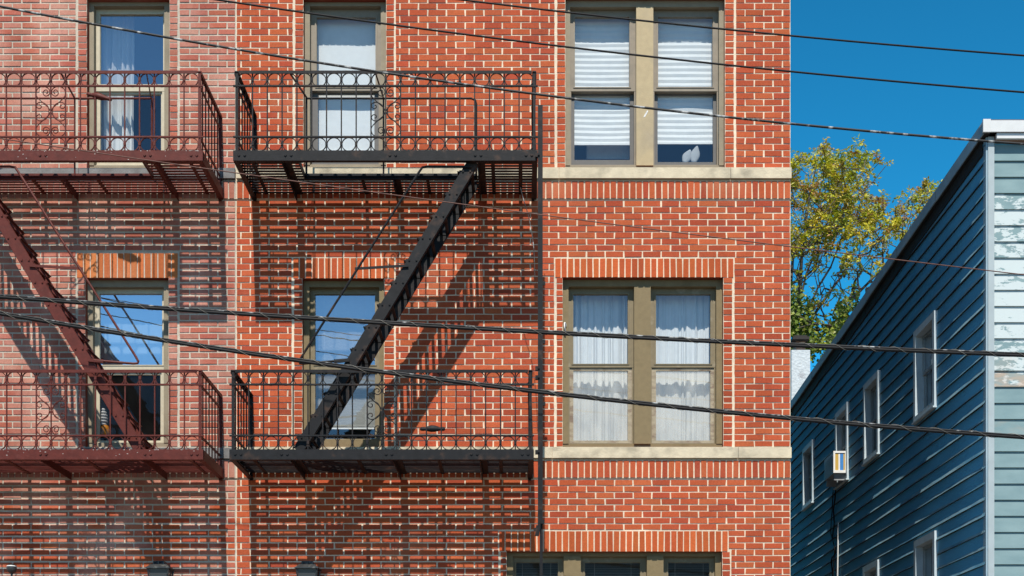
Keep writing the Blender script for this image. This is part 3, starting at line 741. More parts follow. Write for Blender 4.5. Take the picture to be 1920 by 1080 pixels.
# vertical drop ladder bar
t = thing('drop_ladder_bar', W(1013,1100,1.03), 'tall vertical black iron bar bolted to the right ends of the black balconies', 'iron bar')
mb = MB(); p,q = W(1008.5,985,1.03),W(1018,197,1.03); mb.box((p.x,-1.035,p.z),(p.x+.05,-1.029,q.z)); mb.box((p.x+.0445,-1.0285,p.z),(p.x+.05,-.985,q.z-.03)); mb.build('bar',M['iron_black'],t)
mb = MB(); p,q = W(1012,1110,1.03),W(1018,975,1.03); mb.box((p.x,-1.027,p.z),(p.x+.03,-1.010,q.z)); mb.build('lower_rod',M['iron_black'],t)
mb = MB(); p = W(1008,995,1.05); mb.obox(p,Vector((.022,0,0)),Vector((0,.012,0)),Vector((.008,0,.055))); mb.obox(p+Vector((.05,0,.09)),Vector((.02,0,0)),Vector((0,.014,0)),Vector((0,0,.02)))
mb.obox(p+Vector((-.005,.0,.02)),Vector((.035,0,.01)),Vector((0,.008,0)),Vector((0,0,.014))); mb.build('latch',M['iron_black'],t)
for yy in (290,690,707,847):
    mb = MB(); p = W(1010,yy,1.03); mb.box((p.x-.035,-1.028,p.z-.02),(p.x+.02,-.985,p.z+.02)); mb.obox(p+Vector((0,-.012,0)),Vector((.01,0,0)),Vector((0,.008,0)),Vector((0,0,.01))); mb.build('clamp',M['iron_black'],t)
for yy in (530,640,756):
    mb = MB(); p = W(1019,yy,1.03); mb.box((p.x-.012,-1.02,p.z-.018),(p.x+.02,-1.0,p.z+.018)); mb.build('guide',M['iron_black'],t)
mb = MB(); mb.tube(smoothline([W(976,352,.9),W(981,372,.9),(W(990,402,.9)),W(996,430,.92),W(1001,468,.96),W(1003,520,1.0)],4),.004,6)
place(mb,'cord',M['wire_worn'],W(1003,520,1.0),'thin pale cord hanging from the upper black balcony beside the vertical bar','cord')

# ------------------------------------------------------------------ street cables
def fitline(pts, x):
    for i in range(len(pts)-1):
        if x <= pts[i+1][0] or i == len(pts)-2:
            (a,b),(c,d) = pts[i],pts[i+1]; return b+(d-b)*(x-a)/(c-a)
def quad(pts):
    # least squares parabola through the surveyed points
    n = len(pts); S = [sum((p[0]/1000)**k for p in pts) for k in range(5)]; T = [sum(p[1]*(p[0]/1000)**k for p in pts) for k in range(3)]
    A = [[S[0],S[1],S[2],T[0]],[S[1],S[2],S[3],T[1]],[S[2],S[3],S[4],T[2]]]
    for i in range(3):
        pv = A[i][i]; A[i] = [v/pv for v in A[i]]
        for j in range(3):
            if j != i: A[j] = [vj - A[j][i]*vi for vj,vi in zip(A[j],A[i])]
    return A[0][3],A[1][3],A[2][3]
def cable(pts, d, r, m, label, lash=None, second=None, group='overhead cables across the street front'):
    a,b,c = quad(pts); f = lambda x: a+b*x/1000+c*(x/1000)**2
    line = []; x = -900
    while x <= 2900: line.append(W(x,f(x),d)); x += 20
    mid = W(960,f(960),d)
    if not lash:
        mb = MB(); mb.tube(line,r,8); return place(mb,'overhead_cable',m,mid,label,'cable',group,True)
    t = thing('overhead_cable',mid,label,'cable',group)
    mb = MB(); mb.tube([p+Vector((0,0,-r*.55)) for p in line],r,8); mb.build('sheath',m,t,True)
    mb = MB(); mb.tube([p+Vector((0,-.002,r*.85)) for p in line],r*.55,6); mb.build('messenger',M['wire_worn'] if second is None else second,t,True)
    mb = MB(); pts3 = []; L_ = (line[-1]-line[0]).length; step = .02; n = int(L_/step); k = 0
    for i in range(n):
        s = i/n*(len(line)-1); q = line[int(s)].lerp(line[min(int(s)+1,len(line)-1)], s-int(s)); an = 2*math.pi*i*step/lash
        pts3.append(q+Vector((0,math.cos(an)*r*1.3,math.sin(an)*r*1.75+ -r*.05)))
    mb.tube(pts3,r*.11,4,cap=False); mb.build('lashing_wire',M['wire_silver'],t,True)
    return t
cable([(867,0),(1200,38),(1280,46),(1483,68),(1920,104)],4.6,.0072,M['cable'],'thin black cable highest in the sky, topmost at the right edge')
cable([(410,0),(800,55),(1280,113),(1483,134),(1920,173)],4.6,.0075,M['cable'],'thin black cable crossing the middle of the tan double window')
cable([(0,12),(480,98),(800,149),(1280,210),(1483,232),(1845,262),(1920,272)],4.5,.0095,M['wire_worn'],'black cable with pale worn patches passing in front of the white house cornice')
cable([(0,259),(330,308),(433,326),(650,350),(880,385),(1017,403),(1280,438),(1700,489),(1850,507),(1920,515)],2.2,.0052,M['wire_red'],'thin rusty red wire running past the tree and the blue siding')
cable([(0,557),(480,587),(800,610),(1280,638),(1485,647),(1700,657),(1920,664)],4.3,.0125,M['cable'],'thick black lashed cable crossing both olive windows, upper of the two bundles',.24)
cable([(0,588),(200,620),(480,663),(800,708),(1280,766),(1485,784),(1700,801),(1920,820)],4.3,.0125,M['cable'],'thick black lashed cable sagging past the lower balconies, lower of the two bundles',.31)

# ------------------------------------------------------------------ wall lamps at the bottom edge
def lantern(px, label, dark):
    p = W(px,1140,.20); t = thing('wall_lantern', p, label, 'wall lamp', 'lanterns on the brick walls')
    top = W(px,1053,.20).z; w_ = .085
    mb = MB()
    def frus(z0,z1,a,b,m=0):
        mb.add([(p.x+sx*a,p.y+sy*a,z0) for sx,sy in ((-1,-1),(1,-1),(1,1),(-1,1))]+[(p.x+sx*b,p.y+sy*b,z1) for sx,sy in ((-1,-1),(1,-1),(1,1),(-1,1))],
               [(3,2,1,0),(4,5,6,7),(0,1,5,4),(1,2,6,5),(2,3,7,6),(3,0,4,7)],m)
    frus(top-.03,top,.062,.052); frus(top-.075,top-.0305,.125,.075); frus(top-.088,top-.0755,.13,.13)
    for k in (-.55,0,.55): mb.box((p.x+k*.1-.006,p.y-.085,top-.06),(p.x+k*.1+.006,p.y-.06,top-.006))
    mb.build('lamp_cap', M['lamp'], t)
    mb = MB()
    for sx in (-1,1):
        for sy in (-1,1): mb.bar((p.x+sx*.075,p.y+sy*.075,top-.42),(p.x+sx*.11,p.y+sy*.11,top-.0885),.014,.014)
    frus(top-.45,top-.42,.06,.085); mb.build('lamp_cage', M['lamp'], t)
    mb = MB(); frus(top-.419,top-.0895,.068,.1); mb.build('lamp_glass', M['lampglass'], t)
    mb = MB(); mb.bar((p.x,p.y+.06,top-.43),(p.x,-.002,top-.5),.03,.03); mb.obox((p.x,-.012,top-.5),Vector((.05,0,0)),Vector((0,.010,0)),Vector((0,0,.09))); mb.build('lamp_arm', M['lamp'], t)
lantern(301,'dark wall lantern with a grey cap under the lower maroon balcony',1)
lantern(578,'dark wall lantern with a slotted cap under the lower black balcony',0)
p = W(22,1066,.25); t = thing('ball_lamp', W(22,1120,.25), 'small dark ball lamp on a stem at the bottom left of the weathered wall', 'wall lamp')
mb = MB(); mb.lathe([(0,.055),(.025,.05),(.045,.033),(.055,.0),(.045,-.033),(.025,-.05),(0,-.055)],p,18); mb.build('lamp_globe',M['lamp'],t,True)
mb = MB(); mb.lathe([(.050,.030),(.057,.024),(.054,.016),(.049,.022)],p,18); mb.build('lamp_rim',M['white_plain'],t,True)
mb = MB(); mb.tube([p-Vector((0,0,.05)),p-Vector((0,0,.30)),p+Vector((0,.24,-.36))],.012,8); mb.build('lamp_stem',M['lamp'],t)

# ------------------------------------------------------------------ blue clapboard house
XW = (1849.5-X0)*K                    # side wall plane
XC0, XC1 = (1851-X0)*K, (1862.5-X0)*K # corner board
ZJ = EYE+(YH-302)*K                   # one clapboard joint
PB = 30.25*K
ZE0 = W(1845,247,.13).z; XO = W(1845,224,.13).x
TB = ZC*(XO/K)/(1480-X0)-ZC
SLP = (W(1845,224,.13).z - (EYE+(YH-757)*K*(ZC+TB)/ZC))/(TB+.13)
def zr(t): return ZE0 - (t+.13)*SLP     # underside of the sloping eave
DEP = 16.0
bh = thing('clapboard_house', (XW+2,8,0), 'blue clapboard house with peeling pale front boards and a sloping white edged roof', 'house')
SIDEWIN = ((1.75,2.64,5.88,7.06),(4.38,5.22,5.88,7.06),(6.21,7.02,5.88,7.08),(8.72,9.56,5.98,7.07),(1.74,2.62,3.1,4.34),(4.4,5.24,3.1,4.36))
mb = MB(); ts = sorted({round(DEP*(j/60)**1.15,3) for j in range(61)} | {v for w in SIDEWIN for v in w[:2]})
def prof(t,i,za,zb_,zlo,zhi):
    """cross-section of clapboard i at depth t, kept between zlo and zhi"""
    nz = pnoise(Vector((t*1.1,i*3.7,1.3))); n2 = pnoise(Vector((t*.35,i*1.9,7.7))); n3 = pnoise(Vector((t*4.5,i*2.3,3.1)))
    fl = max(0.0, .0085+.009*n2+.004*nz+.0018*n3); mz = za+max(.012,.034+.022*n2+.010*n3)
    def x(z):
        if z >= mz: return XW-.010+.016*(z-mz)/(zb_-mz)
        return XW-.010-fl*(mz-z)/(mz-za)
    m = min(max(mz,zlo),zhi)
    return [Vector((x(zhi),t,zhi)),Vector((x(m),t,m)),Vector((x(zlo),t,zlo)),Vector((XW+.006,t,zlo-.001))]
for i in range(-3,49):
    zt_ = ZJ-i*PB; z0_ = zt_-PB
    for ta,tb in zip(ts[:-1],ts[1:]):
        tm = (ta+tb)/2; iv = [(z0_,zt_+.004)]
        for (w0,w1,wz0,wz1) in SIDEWIN:
            if w0 < tm < w1:
                nv = []
                for (p,q) in iv:
                    if q <= wz0 or p >= wz1: nv.append((p,q)); continue
                    if p < wz0: nv.append((p,wz0))
                    if q > wz1: nv.append((wz1,q))
                iv = nv
        for (p,q) in iv:
            qa,qb = min(q,zr(ta)+.03),min(q,zr(tb)+.03)
            if qa <= p+.004 or qb <= p+.004:
                continue
            A,B_ = prof(ta,i,z0_,zt_+.004,p,qa),prof(tb,i,z0_,zt_+.004,p,qb)
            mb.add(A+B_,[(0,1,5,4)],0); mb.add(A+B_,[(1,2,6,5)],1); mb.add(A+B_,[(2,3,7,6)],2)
mb.build('side_wall', [M['siding_dark'],M['siding_lip'],M['soffit']], bh)  # last slot: dark undersides paint the shadow line below each lap
# front clapboards
peel = [.0,.05,.05,.05,.46,.64,.52,.50,.74,.58,.76,.74,.58,.52,.54,.42,.12,.14,.12,.13,.10,.10,.05,.03,.03,.03,.03,.03]
mb = MB(); xf0, xf1 = XC1-.002, XC1+6.5
for i in range(-1,49):
    zt_ = ZJ-i*PB; z0_ = zt_-PB
    pe = peel[i+2] if 0 <= i+2 < len(peel) else .03; ru = .6 if i+2 in (15,) else .15 if i+2 in (14,18) else 0
    n = 40; c = (pe, ru, .5)
    for j in range(n):
        xa, xb = xf0+(xf1-xf0)*j/n, xf0+(xf1-xf0)*(j+1)/n
        w0 = .002*pnoise(Vector((xa*1.5,i*2.2,0))); w1 = .002*pnoise(Vector((xb*1.5,i*2.2,0)))
        mb.add([(xa,.006,zt_),(xb,.006,zt_),(xb,-.014+w1,z0_+w1),(xa,-.014+w0,z0_+w0),(xb,.006,z0_-.001),(xa,.006,z0_-.001)],[(3,2,1,0),(5,4,2,3)],0,c)
mb.build('front_wall', M['peel'], bh)
mb = MB(); zt_ = zr(0)-.005
mb.box((XC0,-.032,0),(XC1,.03,zt_)); mb.build('corner_board', M['trim_grey'], bh)
mb = MB(); mb.box((XW-.011,-.018,0),(XC0-.001,.07,zt_)); mb.build('corner_bead', M['trim_blue'], bh)
# hidden body, so the house is solid
mb = MB(); zz = zr(0)
mb.add([(XW+.012,.012,0),(xf1,.012,0),(xf1,DEP,0),(XW+.012,DEP,0),(XW+.012,.012,zz),(xf1,.012,zz),(xf1,DEP,zr(DEP)),(XW+.012,DEP,zr(DEP))],[(0,1,5,4),(1,2,6,5),(2,3,7,6)])
tq = sorted({.012,DEP,*[v for w in SIDEWIN for v in w[:2]]}); zq_ = sorted({0,*[v for w in SIDEWIN for v in w[2:]]})
for a,b in zip(tq[:-1],tq[1:]):
    tops = zq_[1:]+[None]
    for c,d in zip(zq_,tops):
        cm = (c+(d if d else zr(a)))/2
        if any(w[0]<(a+b)/2<w[1] and w[2]<cm<w[3] for w in SIDEWIN): continue
        da,db = (d,d) if d else (zr(a),zr(b))
        mb.add([(XW+.012,a,c),(XW+.012,b,c),(XW+.012,b,db),(XW+.012,a,da)],[(1,0,3,2)])
mb.build('frame_wall', M['siding_dark'], bh)
# roof, eave board, soffit, cornice
xo = XO
def slab(x0,x1,t0,t1,dz0,dz1,m,name):
    mb = MB(); mb.add([(x0,t0,zr(t0)+dz0),(x1,t0,zr(t0)+dz0),(x1,t1,zr(t1)+dz0),(x0,t1,zr(t1)+dz0),(x0,t0,zr(t0)+dz1),(x1,t0,zr(t0)+dz1),(x1,t1,zr(t1)+dz1),(x0,t1,zr(t1)+dz1)],
        [(3,2,1,0),(4,5,6,7),(0,1,5,4),(1,2,6,5),(2,3,7,6),(3,0,4,7)]); return mb.build(name, m, bh)
slab(xo+.02,xf1+.2,-.10,DEP+.2,.125,.150,M['roof'],'roof')
mb = MB(); rs = random.Random(3); tt = 0; zo = 0
cuts = [-.10,1.6,3.3,4.9,6.7,8.6,10.4,DEP]
for a,b in zip(cuts[:-1],cuts[1:]):
    dz = rs.uniform(-.010,.008); e = .0 if a < 0 else rs.uniform(0,.006)
    n = 10
    for k in range(n):
        t0,t1 = a+(b-a)*k/n, a+(b-a)*(k+1)/n
        w0 = dz+.006*pnoise(Vector((t0*1.3,2,9))); w1 = dz+.006*pnoise(Vector((t1*1.3,2,9)))
        lo0,lo1 = -.0+w0, -.0+w1
        mb.add([(xo-e,t0,zr(t0)+lo0),(xo-e,t1,zr(t1)+lo1),(xo-e,t1,zr(t1)+.135),(xo-e,t0,zr(t0)+.135),(xo+.012,t0,zr(t0)+lo0),(xo+.012,t1,zr(t1)+lo1)],[(1,0,3,2),(0,1,5,4)])
mb.build('eave_board', M['trim_blue'], bh)
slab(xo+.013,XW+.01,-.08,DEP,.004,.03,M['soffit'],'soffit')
mb = MB()
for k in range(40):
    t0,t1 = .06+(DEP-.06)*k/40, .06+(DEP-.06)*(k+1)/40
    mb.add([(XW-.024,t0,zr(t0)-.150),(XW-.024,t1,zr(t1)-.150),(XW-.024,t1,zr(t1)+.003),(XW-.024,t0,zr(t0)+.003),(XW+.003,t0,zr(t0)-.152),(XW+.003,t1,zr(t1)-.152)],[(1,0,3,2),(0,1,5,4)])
mb.build('frieze_board', M['soffit'], bh)  # near-black strip, the shade under the eave put into its colour
mb = MB(); z_ = W(0,247,.13).z; z2 = W(0,224,.13).z
mb.box((xo-.008,-.13,z_),(xo+.075,-.10,z2+.006)); mb.box((xo+.0755,-.124,z_+.004),(xf1+.2,-.10,z2-.006)); 
mb.box((xo-.002,-.0995,z2-.03),(xf1+.2,.02,z2-.008)); mb.build('cornice', M['white'], bh)
mb = MB(); mb.box((XC1+.004,-.10,z_-.058),(xf1,-.06,z_-.002)); mb.build('frieze_board', M['white'], bh)
mb = MB(); mb.box((XC1+.004,-.058,z_-.066),(xf1,.01,z_-.004)); mb.build('front_soffit', M['clay'], bh)
# windows along the side
def side_window(t0,t1,z0,z1,ajar=0,upper=None):
    x = XW+.062; fw = .085; out = -.105
    mb = MB(); 
    for (a,b,c,d) in ((t0,t1,z1-fw,z1),(t0,t1,z0,z0+fw*.8),(t0,t0+fw,z0+fw*.8,z1-fw),(t1-fw,t1,z0+fw*.8,z1-fw)):
        mb.box((x+out,a,c),(x+.10,b,d))
    mb.box((x+out-.02,t0-.015,z0-.02),(x-.03,t1+.015,z0-.0005))
    w = mb.build('window', M['trim_window'], bh)
    mb = MB(); zm_ = (z0+z1)/2+.02; s = .04; a,b = t0+fw,t1-fw
    for (p,q,r,u,xx) in ((a,b,z1-fw-s,z1-fw,.0),(a,b,zm_-s/2,zm_+s/2,.0),(a,a+s,zm_+s/2,z1-fw-s,.0),(b-s,b,zm_+s/2,z1-fw-s,.0),(a,a+s,z0+fw*.8,zm_-s/2,.02),(b-s,b,z0+fw*.8,zm_-s/2,.02),(a+s,b-s,z0+fw*.8,z0+fw*.8+s,.02)):
        mb.box((x+xx-.01,p,r),(x+xx+.02,q,u))
    mb.build('sash', M['trim_grey'], w)
    mb = MB(); mb.add([(x+.008,a+s,zm_),(x+.008,b-s,zm_),(x+.008,b-s,z1-fw-s),(x+.008,a+s,z1-fw-s)],[(1,0,3,2)]); mb.build('pane', upper or M['glass'], w)
    mb = MB(); mb.add([(x+.03,a+s,z0+fw*.8+s),(x+.03,b-s,z0+fw*.8+s),(x+.03,b-s,zm_-s/2),(x+.03,a+s,zm_-s/2)],[(1,0,3,2)]); mb.build('pane', M['screen'] if not ajar else M['glass'], w)
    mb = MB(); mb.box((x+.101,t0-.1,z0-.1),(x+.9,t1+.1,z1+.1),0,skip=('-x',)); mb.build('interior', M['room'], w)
for k,(t0,t1,z0,z1) in enumerate(SIDEWIN): side_window(t0,t1,z0,z1,k in (0,4,5),M['glass_strong'] if k in (0,1,3) else None)
mb = MB(); mb.bar((XW+.03,2.05,6.02),(XW+.032,1.98,6.42),.008,.014)
place(mb,'window_stick',M['white_plain'],(XW-.052,2.05,6.02),'pale stick propped against the nearest blue house window','stick')
# air conditioner in the third window
ac = thing('air_conditioner',(XW-.12,6.6,5.86),'white air conditioner sticking out of the third window of the blue house','air conditioner')
x0_,x1_,y0_,y1_,z0_,z1_ = XW-.235,XW-.048,6.27,6.92,5.985,6.315
mb = MB(); mb.box((x0_,y0_+.012,z0_),(x1_,y1_,z1_))
for k in range(9): mb.box((x0_-.005,y0_+.06,z0_+.03+k*.03),(x0_-.0003,y1_-.05,z0_+.042+k*.03))
mb.build('casing',M['ac_grey'],ac)
mb = MB(); 
for a,b,c,d in ((x0_-.006,x1_,z1_-.025,z1_+.006),(x0_-.006,x1_,z0_-.006,z0_+.035),(x0_-.006,x0_+.022,z0_+.0355,z1_-.0255),(x1_-.012,x1_,z0_+.0355,z1_-.0255)): mb.box((a,y0_-.012,c),(b,y0_+.0115,d))
mb.build('front_frame',M['white_plain'],ac)
mb = MB(); xs_ = [x0_+.023,x0_+.075,x0_+.10,x1_-.035,x1_-.0125]
for k,(a,b) in enumerate(zip(xs_[:-1],xs_[1:])): mb.box((a,y0_-.001,z0_+.036),(b-.0006,y0_+.0115,z1_-.026),(0,1,2,0)[k])
mb.build('side_panel',[M['yellow'],M['white_plain'],M['blue']],ac)
for ya in (y0_+.05,y1_-.08):
    mb = MB(); mb.box((x0_+.02,ya,z0_-.11),(x1_,ya+.025,z0_-.003)); mb.build('support',M['ac_grey'],ac)
def sx(px,py,out=.03):
    k = (XW-out)/(px-X0); t = k/K*ZC-ZC; return Vector((XW-out,t,EYE+(YH-py)*k))
mb = MB(); mb.tube(smoothline([sx(1566,899),sx(1566,930),sx(1563,955),sx(1564,985),sx(1561,1010),sx(1567,1035),sx(1559,1050),sx(1562,1090),sx(1561,1180)],4),.012,6)
mb.tube(smoothline([sx(1563,900,.035),sx(1560,960,.04),sx(1558,1000,.04),sx(1565,1025,.05),sx(1563,1060,.04),sx(1558,1180,.04)],4),.009,6)
place(mb,'drop_wire',M['cable'],sx(1561,1180),'tangled black wires hanging down the blue siding below the air conditioner','wire')
mb = MB(); mb.tube([sx(1572,979,.035),sx(1569,1180,.035)],.011,8); place(mb,'thin_pipe',M['white_plain'],sx(1569,1180),'thin pale vertical pipe on the blue siding beside the tangled wires','pipe')

# ------------------------------------------------------------------ chimney behind
def B(px,py,t): return W(px,py,-t)
p,q = B(1484,760,14),B(1519,656,14)
ch = thing('chimney',(p.x+.3,14.3,0),'white painted brick chimney with a dark cap between the brick wall and the blue house','chimney')
mb = MB(); mb.box((p.x,14,0),(q.x,14.6,q.z-.0)); mb.box((p.x-.02,13.98,p.z-.9),(q.x+.02,14.62,p.z+.05)); mb.build('stack',M['chimney'],ch)
a,b = B(1493,655,14.1),B(1510,640,14.1); mb = MB(); mb.box((a.x,14.1,a.z-.01),(b.x,14.45,b.z+.03)); mb.build('flue',M['clay'],ch)
a,b = B(1486,637,14),B(1517,632,14); mb = MB(); mb.box((a.x,13.95,a.z),(b.x,14.6,b.z)); mb.box((a.x+.04,14.0,b.z+.0005),(b.x-.04,14.55,b.z+.04)); mb.build('cap',M['soffit'],ch)

# ------------------------------------------------------------------ tree behind
TR = 17.0
def inside(poly,x,y):
    c = False; n = len(poly)
    for i in range(n):
        (x1,y1),(x2,y2) = poly[i],poly[i-1]
        if (y1>y) != (y2>y) and x < (x2-x1)*(y-y1)/(y2-y1)+x1: c = not c
    return c
CROWN = [(1330,330),(1400,285),(1482,300),(1502,283),(1512,284),(1524,302),(1538,292),(1540,268),(1552,268),(1556,292),(1578,290),(1596,270),(1618,268),(1628,285),(1655,300),(1650,312),(1624,318),(1640,340),(1648,366),(1664,376),(1694,374),(1702,385),(1716,352),(1734,346),(1756,352),(1800,420),(1790,520),(1700,545),(1640,520),(1560,520),(1500,500),(1400,520),(1330,450)]
rt = random.Random(11)
root_p = B(1478,720,TR); nodes = [root_p]; par = [-1]
def addpath(i, target, seg, wob):
    a = nodes[i]; L_ = (target-a).length; n = max(1,int(L_/seg)); cur = i
    for k in range(1,n+1):
        t = k/n; sag = Vector((rt.gauss(0,wob),rt.gauss(0,wob),rt.gauss(0,wob)))*(0 if k==n else 1)
        nodes.append(a.lerp(target,t)+sag+Vector((0,0,.12*L_*math.sin(math.pi*t)*.35))); par.append(cur); cur = len(nodes)-1
    return cur
# main limbs, read from the photo: fan out from lower left
for pts in ([(1484,620),(1500,560),(1525,480),(1560,390),(1590,310)],[(1500,640),(1540,570),(1590,500),(1640,440),(1690,400)],[(1490,600),(1492,500),(1500,400),(1520,320)],
            [(1510,650),(1570,600),(1620,540),(1680,480),(1725,385)],[(1470,600),(1450,480),(1440,380)],[(1505,600),(1545,520),(1580,450),(1630,360)],[(1495,660),(1560,640),(1610,580),(1670,540)],
            [(1480,560),(1515,430),(1548,330)]):
    cur = 0; dy = rt.uniform(-1.6,1.6)
    for k,(a,b) in enumerate(pts): cur = addpath(cur, B(a,b,TR)+Vector((0,dy*(k+1)/len(pts),0)), .45, .05)
tips = []
for _ in range(4000):
    x,y = rt.uniform(1330,1800),rt.uniform(262,545)
    if not inside(CROWN,x,y): continue
    keep = 1.0 if y < 470 else max(.15,1-(y-470)/85)
    if rt.random() > keep: continue
    tips.append((x,y,TR+rt.uniform(-2.3,2.3)))
    if len(tips) >= 560: break
for _ in range(170):
    x = rt.uniform(1484,1640); tips.append((x,rt.uniform(500,680-(x-1484)*.55),TR+rt.uniform(-1.6,1.6)))
P3 = [B(x,y,t) for x,y,t in tips]
order = sorted(range(len(P3)), key=lambda i:(P3[i]-root_p).length)
leaf_tips = []
for i in order:
    p = P3[i]; best = None; bd = 1e9; r0 = (p-root_p).length
    for j,nn in enumerate(nodes):
        rj = (nn-root_p).length
        if rj > r0: continue
        d_ = (nn-p).length + .25*max(0,(nn.z-p.z))
        if d_ < bd: bd = d_; best = j
    e = addpath(best,p,.30,.035)
    leaf_tips.append((e, tips[i]))
nch = [0]*len(nodes); w_ = [0.0]*len(nodes)
kids = [[] for _ in nodes]
for i,p in enumerate(par):
    if p >= 0: kids[p].append(i)
rad = [0]*len(nodes)
for i in range(len(nodes)-1,-1,-1):
    s = sum(rad[k]**2.2 for k in kids[i]); rad[i] = max(.009, s**(1/2.2))
rad = [min(r,.20) for r in rad]
tr = thing('tree',(root_p.x,TR,0),'yellow green tree with bare lower branches behind the blue house roof','tree')
mb = MB(); mb.tube([(root_p.x-.5,TR+.2,-.1),(root_p.x-.35,TR,2),(root_p.x-.1,TR,4.5),root_p],[.42,.36,.32,.24],10); mb.build('trunk',M['bark'],tr,True)
mb = MB()
for i,p in enumerate(par):
    if p < 0: continue
    n = 6 if rad[i] > .03 else 4
    mb.tube([nodes[p],nodes[i]],[min(rad[p],rad[i]*1.5),rad[i]],n,cap=False)
mb.build('branches',M['bark'],tr,True)
mb = MB()
GRN = [(.42,.42,.014),(.50,.45,.016),(.34,.38,.018),(.50,.38,.016),(.40,.30,.022),(.34,.17,.03),(.26,.30,.02),(.55,.48,.03),(.44,.44,.016)]
PALE = [(.40,.34,.22),(.34,.27,.17)]
def leaf(c, n, L_, wd, col, up):
    n = n.normalized(); a = n.orthogonal().normalized(); rot = Matrix.Rotation(rt.uniform(0,6.28),3,n); a = rot@a; b = n.cross(a)
    mb.add([c, c+a*L_*.5+b*wd, c+a*L_, c+a*L_*.5-b*wd+n*wd*.5],[(0,1,2,3)],0,col)
for e,(x,y,t) in leaf_tips:
    if y > 500 : 
        if rt.random() < .82: continue
    c0 = nodes[e]; ns = rt.randint(3,6) if y < 450 else rt.randint(1,3)
    tone = rt.choice(GRN); 
    for s in range(ns):
        dirv = Vector((rt.gauss(0,1),rt.gauss(0,1),rt.gauss(.35,.8))).normalized(); Ls = rt.uniform(.16,.40)
        base = tone if rt.random() < .6 else rt.choice(GRN)
        if rt.random() < .07: base = rt.choice(PALE)
        for k in range(9):
            f = (k+1)/9; p = c0+dirv*Ls*f+Vector((0,0,-.10*f*f))
            for sd in (-1,1):
                nn = Vector((rt.gauss(0,.7),rt.gauss(-.3,.7),rt.gauss(.8,.5)))
                leaf(p+Vector((rt.gauss(0,.025),rt.gauss(0,.025),rt.gauss(0,.025))),nn,rt.uniform(.06,.12),rt.uniform(.014,.026),vary(base,.3),1)
mb.build('crown',M['leaf'],tr)
# ivy on the trunk behind the chimney
mb = MB(); IV = [(.13,.19,.015),(.19,.26,.02),(.09,.13,.015),(.25,.28,.03)]
spots = []
for _ in range(95):
    r_ = rt.random()
    if r_ < .55: x,y = rt.gauss(1494,14),rt.gauss(600,28)
    elif r_ < .8: x,y = rt.gauss(1535,16),rt.gauss(650,18)
    else:
        f = rt.random(); x,y = 1560+30*f+rt.gauss(0,3),640-75*f+rt.gauss(0,4)
    spots.append(B(x,y,TR-.8+rt.uniform(-.5,.5)))
for c in spots:
    for k in range(22):
        leaf(c+Vector((rt.gauss(0,.13),rt.gauss(0,.13),rt.gauss(0,.13))),Vector((rt.gauss(0,.6),-1+rt.gauss(0,.5),rt.gauss(.5,.5))),rt.uniform(.07,.14),rt.uniform(.03,.05),vary(rt.choice(IV),.3),1)
iv = B(1494,720,TR-.8); tagv = mb.build('climbing_ivy',M['leaf'],None,False,rel=iv); tagv.location = iv
tag(tagv,'bright green ivy climbing beside the white chimney cap','ivy')

# ------------------------------------------------------------------ light, sky, camera
SUN = Vector((-.042,-1.0,1.375)).normalized()
el = math.asin(SUN.z); az = math.atan2(SUN.x,SUN.y)
wd = bpy.data.worlds.new('World'); scn.world = wd; wd.use_nodes = True
nt = wd.node_tree; bg = nt.nodes['Background']; sk = nt.nodes.new('ShaderNodeTexSky'); sk.sky_type = 'NISHITA'; sk.sun_disc = False
sk.sun_elevation = el; sk.sun_rotation = az % (2*math.pi); sk.air_density = 1.0; sk.dust_density = .15; sk.ozone_density = 4.0; sk.altitude = 200
tn = nt.nodes.new('ShaderNodeMixRGB'); tn.blend_type = 'MULTIPLY'; tn.inputs[0].default_value = 1; # the half of the sky round the sun is hazier and whiter, the half away from it deep blue
tc = nt.nodes.new('ShaderNodeTexCoord'); sy = nt.nodes.new('ShaderNodeSeparateXYZ'); nt.links.new(tc.outputs['Generated'], sy.inputs[0])
mr = nt.nodes.new('ShaderNodeMapRange'); mr.interpolation_type = 'SMOOTHSTEP'; mr.inputs['From Min'].default_value = -.45; mr.inputs['From Max'].default_value = .2
nt.links.new(sy.outputs['Y'], mr.inputs['Value'])
tm = nt.nodes.new('ShaderNodeMixRGB'); tm.inputs['Color1'].default_value = (.34,.72,.93,1); tm.inputs['Color2'].default_value = (.15,1.30,1.57,1)
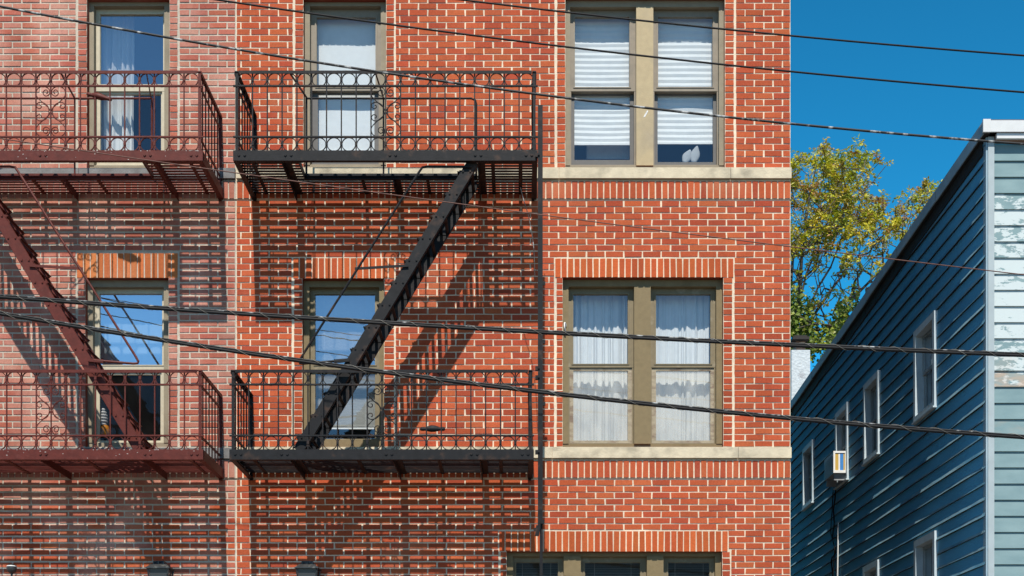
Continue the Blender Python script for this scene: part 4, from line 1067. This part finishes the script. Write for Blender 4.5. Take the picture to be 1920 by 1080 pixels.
mz = nt.nodes.new('ShaderNodeMapRange'); mz.inputs['From Min'].default_value = .3; mz.inputs['From Max'].default_value = .72; mz.inputs['To Min'].default_value = 1.7; mz.inputs['To Max'].default_value = .45
nt.links.new(sy.outputs['Z'], mz.inputs['Value']); vz = nt.nodes.new('ShaderNodeVectorMath'); vz.operation = 'SCALE'; vz.inputs[0].default_value = (.47,.74,.83)
nt.links.new(mz.outputs[0], vz.inputs['Scale']); nt.links.new(vz.outputs[0], tm.inputs['Color1'])   # brighter towards the horizon
mz2 = nt.nodes.new('ShaderNodeMapRange'); mz2.inputs['From Min'].default_value = .12; mz2.inputs['From Max'].default_value = .48; mz2.inputs['To Min'].default_value = 1.12; mz2.inputs['To Max'].default_value = .80
nt.links.new(sy.outputs['Z'], mz2.inputs['Value']); vz2 = nt.nodes.new('ShaderNodeVectorMath'); vz2.operation = 'SCALE'; vz2.inputs[0].default_value = (.15,1.30,1.57)
nt.links.new(mz2.outputs[0], vz2.inputs['Scale']); nt.links.new(vz2.outputs[0], tm.inputs['Color2'])
nt.links.new(mr.outputs[0], tm.inputs[0]); nt.links.new(tm.outputs[0], tn.inputs['Color2'])
nt.links.new(sk.outputs[0], tn.inputs['Color1']); nt.links.new(tn.outputs[0], bg.inputs[0]); bg.inputs[1].default_value = .088
sl = bpy.data.lights.new('sun','SUN'); sl.energy = 4.6; sl.angle = math.radians(.5); sl.color = (1,.945,.86)
so = bpy.data.objects.new('sun',sl); COL.objects.link(so); so.rotation_euler = (-SUN).to_track_quat('-Z','Y').to_euler(); so.location = SUN*40
cam = bpy.data.cameras.new('camera'); co = bpy.data.objects.new('camera',cam); COL.objects.link(co)
co.location = (0,-ZC,EYE); co.rotation_euler = (math.pi/2,0,0)
cam.sensor_width = 36; cam.lens = 36*(ZC/K)/1920; cam.shift_x = -10/1920; cam.shift_y = (YH-540)/1920
cam.clip_end = 2000; cam.clip_start = .1; scn.camera = co
vs = scn.view_settings; vs.view_transform = 'Standard'; vs.look = 'None'; vs.exposure = .35; vs.gamma = 1
scn.cycles.max_bounces = 6; scn.cycles.transparent_max_bounces = 16
scn.cycles.use_denoising = True
